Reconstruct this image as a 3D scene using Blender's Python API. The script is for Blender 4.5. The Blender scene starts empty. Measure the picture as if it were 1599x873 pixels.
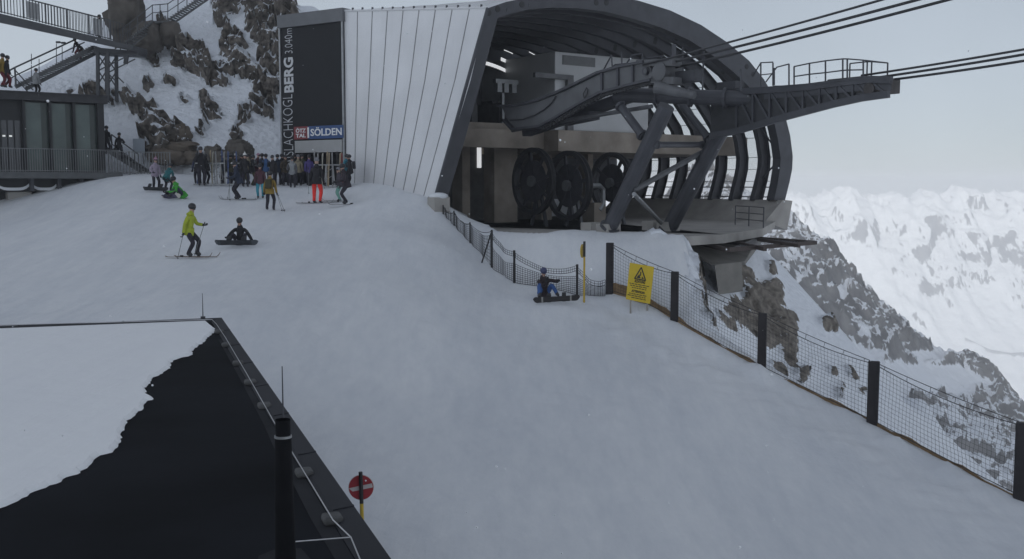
import bpy, bmesh, math, random
import numpy as np
from mathutils import Vector, Matrix, Quaternion
R = math.radians
C = bpy.context
SC = C.scene
COL = SC.collection
random.seed(7)

# ------------------------------------------------------------------ camera, world, sun, exposure
PITCH = R(5.23)
FPX = 1600.0
cam_d = bpy.data.cameras.new('camera')
cam = bpy.data.objects.new('camera', cam_d)
COL.objects.link(cam)
cam.location = (0, 0, 0)
cam.rotation_euler = (math.pi/2 - PITCH, 0, 0)
cam_d.sensor_width = 36.0
cam_d.lens = 36.0*FPX/1599.0
cam_d.clip_start = 0.1
cam_d.clip_end = 20000
SC.camera = cam

SUN_EL, SUN_AZ = R(24), R(205)          # azimuth clockwise from +Y: behind the camera and to the left
world = bpy.data.worlds.new("World")
SC.world = world
world.use_nodes = True
nt = world.node_tree
for n in list(nt.nodes): nt.nodes.remove(n)
def wn(t, **k):
    n = nt.nodes.new(t)
    for a_, v in k.items(): setattr(n, a_, v)
    return n
wo = wn('ShaderNodeOutputWorld'); bg = wn('ShaderNodeBackground')
bg.inputs['Strength'].default_value = 0.1
sky = wn('ShaderNodeTexSky', sky_type='NISHITA', sun_disc=False, sun_elevation=SUN_EL, sun_rotation=SUN_AZ,
         altitude=3000, air_density=1.0, dust_density=2.0, ozone_density=1.0)
tc = wn('ShaderNodeTexCoord'); sep = wn('ShaderNodeSeparateXYZ')
nt.links.new(tc.outputs['Generated'], sep.inputs[0])
# overcast deck: bright towards the horizon, darker cloud overhead
ramp = wn('ShaderNodeValToRGB')
ramp.color_ramp.elements[0].position = 0.0; ramp.color_ramp.elements[0].color = (.62, .67, .72, 1)
ramp.color_ramp.elements[1].position = 1.0; ramp.color_ramp.elements[1].color = (.245, .27, .315, 1)
e = ramp.color_ramp.elements.new(0.18); e.color = (.515, .57, .63, 1)
e = ramp.color_ramp.elements.new(0.36); e.color = (.40, .438, .495, 1)
nt.links.new(sep.outputs['Z'], ramp.inputs[0])
noi = wn('ShaderNodeTexNoise'); noi.inputs['Scale'].default_value = 2.2; noi.inputs['Detail'].default_value = 5
nt.links.new(tc.outputs['Generated'], noi.inputs['Vector'])
mr = wn('ShaderNodeMapRange'); mr.inputs[1].default_value = .3; mr.inputs[2].default_value = .7
mr.inputs[3].default_value = 8.3; mr.inputs[4].default_value = 10.2
nt.links.new(noi.outputs['Fac'], mr.inputs[0])
vm = wn('ShaderNodeVectorMath', operation='SCALE')
dt = wn('ShaderNodeVectorMath', operation='DOT_PRODUCT'); dt.inputs[1].default_value = (-.68, -.72, .12)
nt.links.new(tc.outputs['Generated'], dt.inputs[0])
sg_r = wn('ShaderNodeMapRange'); sg_r.inputs[1].default_value = 0.1; sg_r.inputs[2].default_value = 1.0; sg_r.inputs[3].default_value = 1.0; sg_r.inputs[4].default_value = 1.75
nt.links.new(dt.outputs['Value'], sg_r.inputs[0])
sm = wn('ShaderNodeMath', operation='MULTIPLY'); nt.links.new(mr.outputs[0], sm.inputs[0]); nt.links.new(sg_r.outputs[0], sm.inputs[1])
nt.links.new(ramp.outputs[0], vm.inputs[0]); nt.links.new(sm.outputs[0], vm.inputs['Scale'])
mixw = wn('ShaderNodeMix', data_type='RGBA'); mixw.inputs[0].default_value = 0.88
nt.links.new(sky.outputs[0], mixw.inputs[6]); nt.links.new(vm.outputs[0], mixw.inputs[7])
nt.links.new(mixw.outputs[2], bg.inputs['Color']); nt.links.new(bg.outputs[0], wo.inputs['Surface'])

sd = bpy.data.lights.new('sun', 'SUN'); sd.energy = 3.2; sd.angle = R(9); sd.color = (1.0, .965, .91)
sun = bpy.data.objects.new('sun', sd); COL.objects.link(sun)
sdir = Vector((math.sin(SUN_AZ)*math.cos(SUN_EL), math.cos(SUN_AZ)*math.cos(SUN_EL), math.sin(SUN_EL)))
sun.rotation_euler = sdir.to_track_quat('Z', 'Y').to_euler()
sun.location = sdir*60

SC.view_settings.view_transform = 'Standard'
SC.view_settings.look = 'None'
SC.view_settings.exposure = 0.0
SC.view_settings.gamma = 1.0
SC.view_settings.use_curve_mapping = False
SC.cycles.use_denoising = True
SC.cycles.max_bounces = 6
SC.cycles.transparent_max_bounces = 24
SC.cycles.volume_bounces = 3

# ------------------------------------------------------------------ photograph geometry -> world points
CF = Vector((0, math.cos(PITCH), -math.sin(PITCH))); CU = Vector((0, math.sin(PITCH), math.cos(PITCH)))
def ray(px, py): return CF*FPX + Vector((1, 0, 0))*(px-799.5) + CU*(436.5-py)
def P(px, py, d):
    r = ray(px, py); return r*(d/r.y)
def onplane(px, py, p0, n):
    r = ray(px, py); return r*(p0.dot(n)/r.dot(n))
def onz(px, py, z): r = ray(px, py); return r*(z/r.z)
def proj(x, y, z):
    dep = y*CF.y + z*CF.z; up = y*CU.y + z*CU.z
    return 799.5 + FPX*x/dep, 436.5 - FPX*up/dep
HAZE_DENSITY = 0.00056
# the station's own axes: t across its mouth, s out of the mouth
NP = P(680, 305, 44)
RV = Vector((.813, .582, 0)).normalized(); AV = Vector((.582, -.813, 0)).normalized()
def S(t, s, z): v = NP + RV*t + AV*s; return Vector((v.x, v.y, z))
def ons(px, py, s): return onplane(px, py, NP + AV*s, AV)
def ont(px, py, t): return onplane(px, py, NP + RV*t, RV)
def ts(p): q = p - NP; return q.dot(RV), q.dot(AV)

# ------------------------------------------------------------------ noise
def _hash(ix, iy, iz, seed):
    h = (ix*374761393 + iy*668265263 + iz*2147483647 + seed*1274126177) & 0xffffffff
    h = ((h ^ (h >> 13))*1274126177) & 0xffffffff
    return ((h ^ (h >> 16)) & 0xffff)/65535.0
def vnoise(x, y, z=None, seed=0):
    x = np.asarray(x, float); y = np.asarray(y, float); z = np.zeros_like(x) if z is None else np.asarray(z, float)
    xi, yi, zi = np.floor(x).astype(np.int64), np.floor(y).astype(np.int64), np.floor(z).astype(np.int64)
    fx, fy, fz = x-xi, y-yi, z-zi
    u, v, w = [f*f*f*(f*(f*6-15)+10) for f in (fx, fy, fz)]
    def h(a, b, c): return _hash(xi+a, yi+b, zi+c, seed)
    def l(a, b, t): return a+(b-a)*t
    return l(l(l(h(0,0,0),h(1,0,0),u), l(h(0,1,0),h(1,1,0),u), v), l(l(h(0,0,1),h(1,0,1),u), l(h(0,1,1),h(1,1,1),u), v), w)*2-1
def fbm(x, y, z=None, o=5, seed=0, ridged=False, gain=.5):
    s = 0; a_ = 1; tot = 0; f = 1
    for k in range(o):
        n = vnoise(np.asarray(x)*f+k*17.3, np.asarray(y)*f-k*9.1, None if z is None else np.asarray(z)*f+k*5.7, seed+k)
        if ridged: n = 1-2*np.abs(n)
        s = s + a_*n; tot += a_; a_ *= gain; f *= 2.03
    return s/tot
def facets(x, y, z, seed=0):
    """angular blocks: each cell of a 3-D Voronoi pattern is a plane of its own random height and tilt"""
    x, y, z = [np.asarray(q, float) for q in (x, y, z)]
    xi, yi, zi = [np.floor(q).astype(np.int64) for q in (x, y, z)]
    best = np.full(x.shape, 1e9); val = np.zeros(x.shape)
    for a in (-1, 0, 1):
        for b in (-1, 0, 1):
            for c in (-1, 0, 1):
                i, j, k = xi+a, yi+b, zi+c
                dx, dy, dz = x-(i+_hash(i, j, k, seed)), y-(j+_hash(i, j, k, seed+1)), z-(k+_hash(i, j, k, seed+2))
                d = dx*dx+dy*dy+dz*dz; u = d < best; best = np.where(u, d, best)
                v = (_hash(i, j, k, seed+3)-.5) + dx*(_hash(i, j, k, seed+4)-.5)*1.6 + dy*(_hash(i, j, k, seed+5)-.5)*1.6 + dz*(_hash(i, j, k, seed+6)-.5)*1.6
                val = np.where(u, v, val)
    return val
class TPS:
    def __init__(self, pts, lam=.5):
        p = np.array([tuple(q) for q in pts], float); self.c = p[:, :2]; self.sc = 1.0
        n = len(p); K = self._k(self.c, self.c) + lam*np.eye(n)
        Q = np.hstack([np.ones((n, 1)), self.c]); A = np.zeros((n+3, n+3))
        A[:n, :n] = K; A[:n, n:] = Q; A[n:, :n] = Q.T
        self.w = np.linalg.solve(A, np.concatenate([p[:, 2], np.zeros(3)]))
    def _k(self, a, b):
        d2 = ((a[:, None, :]-b[None, :, :])**2).sum(-1) + 1e-9
        return .5*d2*np.log(d2)
    def __call__(self, x, y):
        x = np.asarray(x, float); sh = x.shape; q = np.stack([x.ravel(), np.asarray(y, float).ravel()], 1); out = np.empty(len(q))
        n = len(self.c)
        for i in range(0, len(q), 20000):
            b = q[i:i+20000]
            out[i:i+20000] = self._k(b, self.c)@self.w[:n] + self.w[n] + b@self.w[n+1:]
        return out.reshape(sh)
def smooth(e0, e1, x): t = np.clip((x-e0)/(e1-e0), 0, 1); return t*t*(3-2*t)

# ------------------------------------------------------------------ materials
MATS = {}
def mat(name, col, rough=.7, metal=0.0, var=.12, scale=3.0, bump=0.0, bscale=20.0, emit=None, alpha=None, trans=0.0, spec=None):
    if name in MATS: return MATS[name]
    m = bpy.data.materials.new(name); m.use_nodes = True; t = m.node_tree; b = t.nodes['Principled BSDF']
    b.inputs['Roughness'].default_value = rough; b.inputs['Metallic'].default_value = metal
    if spec is not None: b.inputs['Specular IOR Level'].default_value = spec
    g = t.nodes.new('ShaderNodeTexCoord')
    n = t.nodes.new('ShaderNodeTexNoise'); n.inputs['Scale'].default_value = scale; n.inputs['Detail'].default_value = 6
    t.links.new(g.outputs['Object'], n.inputs['Vector'])
    r = t.nodes.new('ShaderNodeMapRange'); r.inputs[1].default_value = .25; r.inputs[2].default_value = .75
    r.inputs[3].default_value = 1-var; r.inputs[4].default_value = 1+var
    t.links.new(n.outputs['Fac'], r.inputs[0])
    v = t.nodes.new('ShaderNodeVectorMath'); v.operation = 'SCALE'; v.inputs[0].default_value = col
    t.links.new(r.outputs[0], v.inputs['Scale']); t.links.new(v.outputs[0], b.inputs['Base Color'])
    if bump:
        n2 = t.nodes.new('ShaderNodeTexNoise'); n2.inputs['Scale'].default_value = bscale; n2.inputs['Detail'].default_value = 4
        t.links.new(g.outputs['Object'], n2.inputs['Vector'])
        bp = t.nodes.new('ShaderNodeBump'); bp.inputs['Strength'].default_value = bump; bp.inputs['Distance'].default_value = .05
        t.links.new(n2.outputs['Fac'], bp.inputs['Height']); t.links.new(bp.outputs[0], b.inputs['Normal'])
    if emit:
        b.inputs['Emission Color'].default_value = (*emit[:3], 1); b.inputs['Emission Strength'].default_value = emit[3]
    if alpha is not None: b.inputs['Alpha'].default_value = alpha
    if trans: b.inputs['Transmission Weight'].default_value = trans
    MATS[name] = m
    return m

def snow_mat(name, ca, cb):
    m = bpy.data.materials.new(name); m.use_nodes = True; t = m.node_tree; b = t.nodes['Principled BSDF']
    N = t.nodes.new; L = t.links.new
    g = N('ShaderNodeTexCoord')
    n1 = N('ShaderNodeTexNoise'); n1.inputs['Scale'].default_value = .16; n1.inputs['Detail'].default_value = 8; n1.inputs['Roughness'].default_value = .62
    mp = N('ShaderNodeMapping'); mp.inputs['Rotation'].default_value = (0, 0, R(12)); mp.inputs['Scale'].default_value = (1.5, .3, 1)
    L(g.outputs['Object'], mp.inputs[0]); L(mp.outputs[0], n1.inputs['Vector'])
    cr = N('ShaderNodeValToRGB'); cr.color_ramp.elements[0].position = .3; cr.color_ramp.elements[0].color = (*ca, 1)
    cr.color_ramp.elements[1].position = .7; cr.color_ramp.elements[1].color = (*cb, 1)
    nq = N('ShaderNodeTexNoise'); nq.inputs['Scale'].default_value = 1.1; nq.inputs['Detail'].default_value = 10; nq.inputs['Roughness'].default_value = .7
    mq = N('ShaderNodeMapping'); mq.inputs['Rotation'].default_value = (0, 0, R(-20)); mq.inputs['Scale'].default_value = (2.2, .55, 1); L(g.outputs['Object'], mq.inputs[0]); L(mq.outputs[0], nq.inputs['Vector'])
    mm = N('ShaderNodeMath'); mm.operation = 'MULTIPLY_ADD'; L(nq.outputs['Fac'], mm.inputs[0]); mm.inputs[1].default_value = .8; mm.inputs[2].default_value = -.4
    m3 = N('ShaderNodeMath'); m3.operation = 'ADD'; L(n1.outputs['Fac'], m3.inputs[0]); L(mm.outputs[0], m3.inputs[1])
    L(m3.outputs[0], cr.inputs[0]); L(cr.outputs[0], b.inputs['Base Color'])
    b.inputs['Roughness'].default_value = .75; b.inputs['Specular IOR Level'].default_value = .25
    # ski tracks: long thin scratches down the fall line, trodden lumps
    mp2 = N('ShaderNodeMapping'); mp2.inputs['Rotation'].default_value = (0, 0, R(-14)); mp2.inputs['Scale'].default_value = (6, .35, 1)
    wv = N('ShaderNodeTexNoise'); wv.inputs['Scale'].default_value = 1.0; wv.inputs['Detail'].default_value = 5; wv.inputs['Distortion'].default_value = .6
    L(g.outputs['Object'], mp2.inputs[0]); L(mp2.outputs[0], wv.inputs['Vector'])
    n2 = N('ShaderNodeTexNoise'); n2.inputs['Scale'].default_value = 2.4; n2.inputs['Detail'].default_value = 9; n2.inputs['Roughness'].default_value = .6
    L(g.outputs['Object'], n2.inputs['Vector'])
    ad = N('ShaderNodeMath'); ad.operation = 'MULTIPLY_ADD'; L(wv.outputs['Fac'], ad.inputs[0]); ad.inputs[1].default_value = .35; L(n2.outputs['Fac'], ad.inputs[2])
    bp = N('ShaderNodeBump'); bp.inputs['Strength'].default_value = .4; bp.inputs['Distance'].default_value = .08
    L(ad.outputs[0], bp.inputs['Height']); L(bp.outputs[0], b.inputs['Normal'])
    return m
SNOW = snow_mat('packed_snow', (.655, .68, .72), (.785, .80, .82))
FRESH = snow_mat('fresh_snow', (.90, .91, .93), (.94, .95, .96))

def rock_snow_mat(name, rock_a, rock_b, nscale, thr, soft=.08, stretch=(1, 1, 1), snowc=(.82, .85, .90), slope=(.52, .80), use_attr=True, rot=0, bumpd=.3, fine=5.0):
    """snow lying over rock: rock where the 'rock' attribute (or steepness) plus noise is high; bare on steep faces, snow on ledges"""
    m = bpy.data.materials.new(name); m.use_nodes = True; t = m.node_tree; b = t.nodes['Principled BSDF']
    N = t.nodes.new; L = t.links.new
    g = N('ShaderNodeTexCoord')
    mp = N('ShaderNodeMapping'); mp.inputs['Scale'].default_value = stretch; mp.inputs['Rotation'].default_value = (0, rot, 0)
    L(g.outputs['Object'], mp.inputs[0])
    n1 = N('ShaderNodeTexNoise'); n1.inputs['Scale'].default_value = nscale; n1.inputs['Detail'].default_value = 10; n1.inputs['Roughness'].default_value = .68
    L(mp.outputs[0], n1.inputs['Vector'])
    nf = N('ShaderNodeTexNoise'); nf.inputs['Scale'].default_value = nscale*fine; nf.inputs['Detail'].default_value = 8; nf.inputs['Roughness'].default_value = .6; L(mp.outputs[0], nf.inputs['Vector'])
    mf = N('ShaderNodeMath'); mf.operation = 'MULTIPLY_ADD'; L(nf.outputs['Fac'], mf.inputs[0]); mf.inputs[1].default_value = 1.0; mf.inputs[2].default_value = -.5
    n0 = N('ShaderNodeMath'); n0.operation = 'ADD'; L(n1.outputs['Fac'], n0.inputs[0]); L(mf.outputs[0], n0.inputs[1])
    ge = N('ShaderNodeNewGeometry'); sp = N('ShaderNodeSeparateXYZ'); L(ge.outputs['Normal'], sp.inputs[0])
    st = N('ShaderNodeMapRange'); st.inputs[1].default_value = slope[0]; st.inputs[2].default_value = slope[1]
    st.inputs[3].default_value = .35; st.inputs[4].default_value = -.35; L(sp.outputs['Z'], st.inputs[0])
    a1 = N('ShaderNodeMath'); a1.operation = 'ADD'; L(n0.outputs[0], a1.inputs[0]); L(st.outputs[0], a1.inputs[1])
    last = a1
    if use_attr:
        at = N('ShaderNodeAttribute'); at.attribute_name = 'rock'
        a2 = N('ShaderNodeMath'); a2.operation = 'ADD'; L(a1.outputs[0], a2.inputs[0]); L(at.outputs['Fac'], a2.inputs[1]); last = a2
    mk = N('ShaderNodeMapRange'); mk.inputs[1].default_value = thr-soft; mk.inputs[2].default_value = thr+soft
    L(last.outputs[0], mk.inputs[0])
    n3 = N('ShaderNodeTexNoise'); n3.inputs['Scale'].default_value = nscale*2.7; n3.inputs['Detail'].default_value = 8; L(g.outputs['Object'], n3.inputs['Vector'])
    rc = N('ShaderNodeValToRGB'); rc.color_ramp.elements[0].position = .32; rc.color_ramp.elements[0].color = (*rock_a, 1)
    rc.color_ramp.elements[1].position = .68; rc.color_ramp.elements[1].color = (*rock_b, 1); L(n3.outputs['Fac'], rc.inputs[0])
    mx = N('ShaderNodeMix'); mx.data_type = 'RGBA'; L(mk.outputs[0], mx.inputs[0]); mx.inputs[6].default_value = (*snowc, 1); L(rc.outputs[0], mx.inputs[7])
    L(mx.outputs[2], b.inputs['Base Color']); b.inputs['Roughness'].default_value = .85; b.inputs['Specular IOR Level'].default_value = .2
    bp = N('ShaderNodeBump'); bp.inputs['Strength'].default_value = .6; bp.inputs['Distance'].default_value = bumpd
    L(n3.outputs['Fac'], bp.inputs['Height']); L(bp.outputs[0], b.inputs['Normal'])
    return m

# ------------------------------------------------------------------ mesh builder
class MB:
    def __init__(s): s.v = []; s.f = []; s.mi = []; s.k = 0
    def add(s, vs, fs, mi=None):
        o = len(s.v); s.v += [tuple(x) for x in vs]; s.f += [tuple(o+i for i in f) for f in fs]
        s.mi += [s.k if mi is None else mi]*len(fs); return s
    def box(s, c, size, ax=None, mi=None):
        c = Vector(c); X, Y, Z = ax if ax else (Vector((1,0,0)), Vector((0,1,0)), Vector((0,0,1)))
        hx, hy, hz = size[0]/2, size[1]/2, size[2]/2
        vs = [c + X*(i*hx) + Y*(j*hy) + Z*(k*hz) for i in (-1,1) for j in (-1,1) for k in (-1,1)]
        return s.add(vs, [(0,1,3,2),(4,6,7,5),(0,4,5,1),(2,3,7,6),(0,2,6,4),(1,5,7,3)], mi)
    def bar(s, p0, p1, w, h=None, up=Vector((0,0,1)), mi=None):
        p0, p1 = Vector(p0), Vector(p1); h = h or w; d = (p1-p0)
        if d.length < 1e-6: return s
        d.normalize(); x = d.cross(up)
        if x.length < 1e-4: x = d.cross(Vector((1,0,0)))
        x.normalize(); y = x.cross(d)
        vs = [p + x*(i*w/2) + y*(j*h/2) for p in (p0, p1) for i, j in ((-1,-1),(1,-1),(1,1),(-1,1))]
        return s.add(vs, [(3,2,1,0),(4,5,6,7),(0,1,5,4),(1,2,6,5),(2,3,7,6),(3,0,4,7)], mi)
    def tube(s, pts, r, n=8, caps=True, mi=None):
        pts = [Vector(p) for p in pts]; rs = r if isinstance(r, (list, tuple)) else [r]*len(pts)
        vs = []; fs = []; up = None
        for i, p in enumerate(pts):
            d = (pts[min(i+1, len(pts)-1)] - pts[max(i-1, 0)]).normalized()
            if up is None:
                up = d.cross(Vector((0,0,1)))
                if up.length < 1e-3: up = d.cross(Vector((1,0,0)))
                up.normalize()
            x = (up - d*up.dot(d)).normalized(); y = d.cross(x); up = x
            vs += [p + (x*math.cos(2*math.pi*k/n) + y*math.sin(2*math.pi*k/n))*rs[i] for k in range(n)]
        for i in range(len(pts)-1):
            for k in range(n):
                a, b = i*n+k, i*n+(k+1) % n; fs.append((a, b, b+n, a+n))
        if caps: fs += [tuple(range(n))[::-1], tuple((len(pts)-1)*n+k for k in range(n))]
        return s.add(vs, fs, mi)
    def prism(s, poly, ext, mi=None):
        n = len(poly); ext = Vector(ext); vs = [Vector(p) for p in poly] + [Vector(p)+ext for p in poly]
        return s.add(vs, [tuple(range(n))[::-1], tuple(range(n, 2*n))] + [(i, (i+1) % n, n+(i+1) % n, n+i) for i in range(n)], mi)
    def grid(s, rows, mi=None, closed=False):
        m = len(rows[0]); vs = [p for r in rows for p in r]; fs = []
        for i in range(len(rows)-1):
            for j in range(m-1): fs.append((i*m+j, i*m+j+1, (i+1)*m+j+1, (i+1)*m+j))
        return s.add(vs, fs, mi)
    def ball(s, c, r, n=10, m=7, ax=None, mi=None):
        c = Vector(c); rr = r if isinstance(r, (tuple, list)) else (r, r, r); X, Y, Z = ax if ax else (Vector((1,0,0)), Vector((0,1,0)), Vector((0,0,1)))
        vs = [c + Z*rr[2]]; fs = []
        for i in range(1, m):
            th = math.pi*i/m
            for k in range(n):
                ph = 2*math.pi*k/n
                vs.append(c + X*(rr[0]*math.sin(th)*math.cos(ph)) + Y*(rr[1]*math.sin(th)*math.sin(ph)) + Z*(rr[2]*math.cos(th)))
        vs.append(c - Z*rr[2])
        for k in range(n): fs.append((0, 1+k, 1+(k+1) % n))
        for i in range(m-2):
            for k in range(n): a, b = 1+i*n+k, 1+i*n+(k+1) % n; fs.append((a, a+n, b+n, b))
        l = len(vs)-1; o = 1+(m-2)*n
        for k in range(n): fs.append((l, o+(k+1) % n, o+k))
        return s.add(vs, fs, mi)
    def disc(s, c, nrm, r, th, n=24, mi=None):
        c = Vector(c); nrm = Vector(nrm).normalized(); return s.tube([c - nrm*th/2, c + nrm*th/2], r, n, True, mi)
    def mesh(s, name, mats, smoothf=False):
        me = bpy.data.meshes.new(name); me.from_pydata(s.v, [], s.f)
        for m in (mats if isinstance(mats, (list, tuple)) else [mats]): me.materials.append(m)
        me.polygons.foreach_set('material_index', s.mi)
        if smoothf: me.polygons.foreach_set('use_smooth', [True]*len(s.f))
        me.update(); return me
    def build(s, name, mats, parent=None, smoothf=False, fix=True):
        me = s.mesh(name, mats, smoothf)
        if fix:
            bm = bmesh.new(); bm.from_mesh(me); bmesh.ops.recalc_face_normals(bm, faces=bm.faces); bm.to_mesh(me); bm.free()
        o = bpy.data.objects.new(name, me); COL.objects.link(o)
        if parent: attach(o, parent)
        return o
def wmat(o):
    M = Matrix.LocRotScale(o.location, o.rotation_euler, o.scale)
    return wmat(o.parent) @ o.matrix_parent_inverse @ M if o.parent else M
def attach(o, parent):
    """geometry is written in world coordinates"""
    inv = wmat(parent).inverted(); o.parent = parent; o.matrix_parent_inverse = inv
def tag(o, label=None, cat=None, group=None, kind=None):
    if label: o['label'] = label
    if cat: o['category'] = cat
    if group: o['group'] = group
    if kind: o['kind'] = kind
    return o
def thing(name, loc, label, cat, group=None, kind=None):
    o = bpy.data.objects.new(name, None); o.empty_display_size = .3; COL.objects.link(o); o.location = loc
    return tag(o, label, cat, group, kind)
def bevel(o, w=.02, seg=2):
    m = o.modifiers.new('bevel', 'BEVEL'); m.width = w; m.segments = seg; m.limit_method = 'ANGLE'; return o
def cloud(name, X, Y, Z, m, attr=None, smoothf=True):
    """height grid -> mesh object"""
    ny, nx = X.shape
    v = np.stack([X, Y, Z], -1).reshape(-1, 3)
    i = np.arange((ny-1)*(nx-1)); r, c = i//(nx-1), i % (nx-1); a = r*nx+c
    f = np.stack([a, a+1, a+nx+1, a+nx], 1)
    me = bpy.data.meshes.new(name)
    me.vertices.add(len(v)); me.vertices.foreach_set('co', v.ravel())
    me.loops.add(f.size); me.loops.foreach_set('vertex_index', f.ravel().astype(np.int32))
    me.polygons.add(len(f)); me.polygons.foreach_set('loop_start', (np.arange(len(f))*4).astype(np.int32)); me.polygons.foreach_set('loop_total', np.full(len(f), 4, np.int32))
    me.update(calc_edges=True); me.validate()
    me.polygons.foreach_set('use_smooth', [smoothf]*len(f))
    if attr is not None:
        at = me.attributes.new('rock', 'FLOAT', 'POINT'); at.data.foreach_set('value', attr.ravel().astype(np.float32))
    me.materials.append(m)
    o = bpy.data.objects.new(name, me); COL.objects.link(o); return o
def text_mesh(s, bold=0.0, ext=.01):
    cu = bpy.data.curves.new('lettering', 'FONT'); cu.body = s; cu.offset = bold; cu.extrude = ext; cu.size = 1.0; cu.resolution_u = 3
    o = bpy.data.objects.new('lettering', cu); COL.objects.link(o)
    C.view_layer.update(); dg = C.evaluated_depsgraph_get()
    me = bpy.data.meshes.new_from_object(o.evaluated_get(dg)); bpy.data.objects.remove(o); bpy.data.curves.remove(cu)
    return me
def text_on(mb, s, o, u, v, nrm, w, h, bold=0.0, ext=.01, mi=None):
    """fit lettering s into the rectangle with corner o, unit axes u (writing) and v (up), width w, height h"""
    me = text_mesh(s, bold, ext)
    co = np.array([x.co[:] for x in me.vertices]); lo, hi = co.min(0), co.max(0)
    vs = []
    for c in co:
        a, b = (c[0]-lo[0])/(hi[0]-lo[0]), (c[1]-lo[1])/(hi[1]-lo[1])
        vs.append(o + u*(a*w) + v*(b*h) + nrm*(float(c[2])+ext+.004))
    mb.add(vs, [tuple(p.vertices) for p in me.polygons], mi); bpy.data.meshes.remove(me)
# ------------------------------------------------------------------ terrain
slope_ctl = [P(*q) for q in [
    (310,289,51),(420,288,51.5),(500,289,51),(540,290,51),(600,283,50.5),(640,289,47.5),(676,306,44.5),
    (372,312,47),(422,328,44.5),(494,316,46.3),(541,320,46),(267,309,46),(243,297,48.5),(208,278,51),
    (100,306,49),(0,341,47),(60,326,48),(297,403,35),(372,385,37),(100,480,29),(345,480,27),(600,450,32.5),(500,380,37),(200,360,40),
    (868,473,34.9),(952,461,36.2),(1053,504,34.4),(1190,579,31.5),(1363,664,28.3),(1592,783,24.2),(903,462,36.3),(803,443,38.2),(768,420,39.4),(734,380,41.2),(709,354,42.6),(690,334,43.3),
    (600,600,26),(800,700,23),(1000,873,17.6),(1300,873,19.3),(620,873,14.6),(1590,873,20.8),(1100,620,28.5),(1300,720,25.2),(700,380,39),(800,500,33.5),
    (1058,384,38.3),(950,420,37.6),(850,400,39.3),(1000,400,38.2),(1030,430,36.6)]]
slope_ctl += [Vector(q) for q in [(-12,6,-7.2),(0,5,-6.0),(14,8,-9.2),(-26,14,-5.2),(-30,30,-2.6),(-36,46,-1.4),(-28,60,1.0),(-15,60,.6),(-4,62,0),(0,52,-2.2),(8,52,-2.4)]]
DZ = -1.95
deck_front = [onz(x, y, DZ) for x, y in [(694,322),(702,336),(718,348),(738,357),(776,364),(850,367),(930,364),(1000,366),(1060,370)]]
slope_ctl += [Vector((p.x, p.y-.25, DZ+.06)) for p in deck_front[2:]]
tps_slope = TPS(slope_ctl, 1.2)
fence_px = [(952,461,36.2),(1053,504,34.4),(1190,579,31.5),(1363,664,28.3),(1592,783,24.2)]
fl = [P(*q) for q in fence_px]
fline = [(P(1062,388,39.2).x, 39.6), (P(1058,420,37.5).x, 37.0)] + [(p.x+.25, p.y+.2) for p in fl[1:]] + [(13.6, 19.5), (15.2, 13), (17, 6), (18, 0)]
def right_of_line(x, y):
    """signed distance to the right of the cliff edge"""
    ys = np.array([q[1] for q in fline[::-1]]); xs = np.array([q[0] for q in fline[::-1]])
    return (np.asarray(x) - np.interp(y, ys, xs, left=18, right=5.2))
spur_ctl = [P(*q) for q in [
    (1062,398,40.5),(1082,430,41.5),(1110,480,42),(1140,440,45),(1180,400,50),(1195,392,53),(1215,410,54),(1250,452,55),(1300,505,56),(1350,575,57),(1398,640,58),(1450,720,58),(1540,800,58),
    (1110,520,40.5),(1150,480,45),(1200,500,47),(1210,560,45),(1250,600,44),(1300,600,46),(1350,650,45),(1420,700,45),(1500,760,43),(1590,830,40),
    (1250,680,36),(1350,760,33),(1480,850,29)]]
spur_ctl += [Vector(q) for q in [(26,66,-14),(32,64,-20),(24,58,-9.5),(14,62,-4),(8,60,-3),(40,60,-28),(36,40,-24),(26,26,-18),(24,12,-18),(45,20,-30),(60,70,-45),(60,30,-45),(20,85,-12),(40,90,-30)]]
tps_spur = TPS(spur_ctl, .8)
def slope_z(x, y):
    return tps_slope(np.clip(x, -45, 16), np.clip(y, 4, 64))
def ground_z(x, y):
    x = np.asarray(x, float); y = np.asarray(y, float)
    a = slope_z(x, y); d = right_of_line(x, y)
    b = tps_spur(x, y)
    b = np.minimum(b, 3)
    w = smooth(-.05, 1.6, d)
    return a*(1-w) + np.minimum(b, a + 2)*w, w
GX = np.concatenate([np.arange(-48, -14, .5), np.arange(-14, 30, .2), np.arange(30, 66, .8)])
GY = np.concatenate([np.arange(1, 16, .5), np.arange(16, 62, .2), np.arange(62, 96, .8)])
X, Y = np.meshgrid(GX, GY)
Z, W = ground_z(X, Y)
Zs = Z.copy()
# gentle piste undulation and trodden lumps; snow rucks up along the fence and the station
fd = right_of_line(X, Y)
Z += (1-W)*(.05*fbm(X*.35, Y*.35, o=4, seed=3) + .02*fbm(X*1.7, Y*1.7, o=3, seed=5))
berm = np.exp(-((fd+.9)/.5)**2)*smooth(38, 36, Y)
Z += berm*(.10+.34*np.maximum(0, fbm(X*.9, Y*.9, o=4, seed=9)))*(1-W)
Z += (1-W)*np.exp(-((fd+2.6)/1.2)**2)*smooth(37, 35, Y)*.16*np.maximum(0, fbm(X*1.3, Y*1.3, o=4, seed=13, ridged=True))
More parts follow.
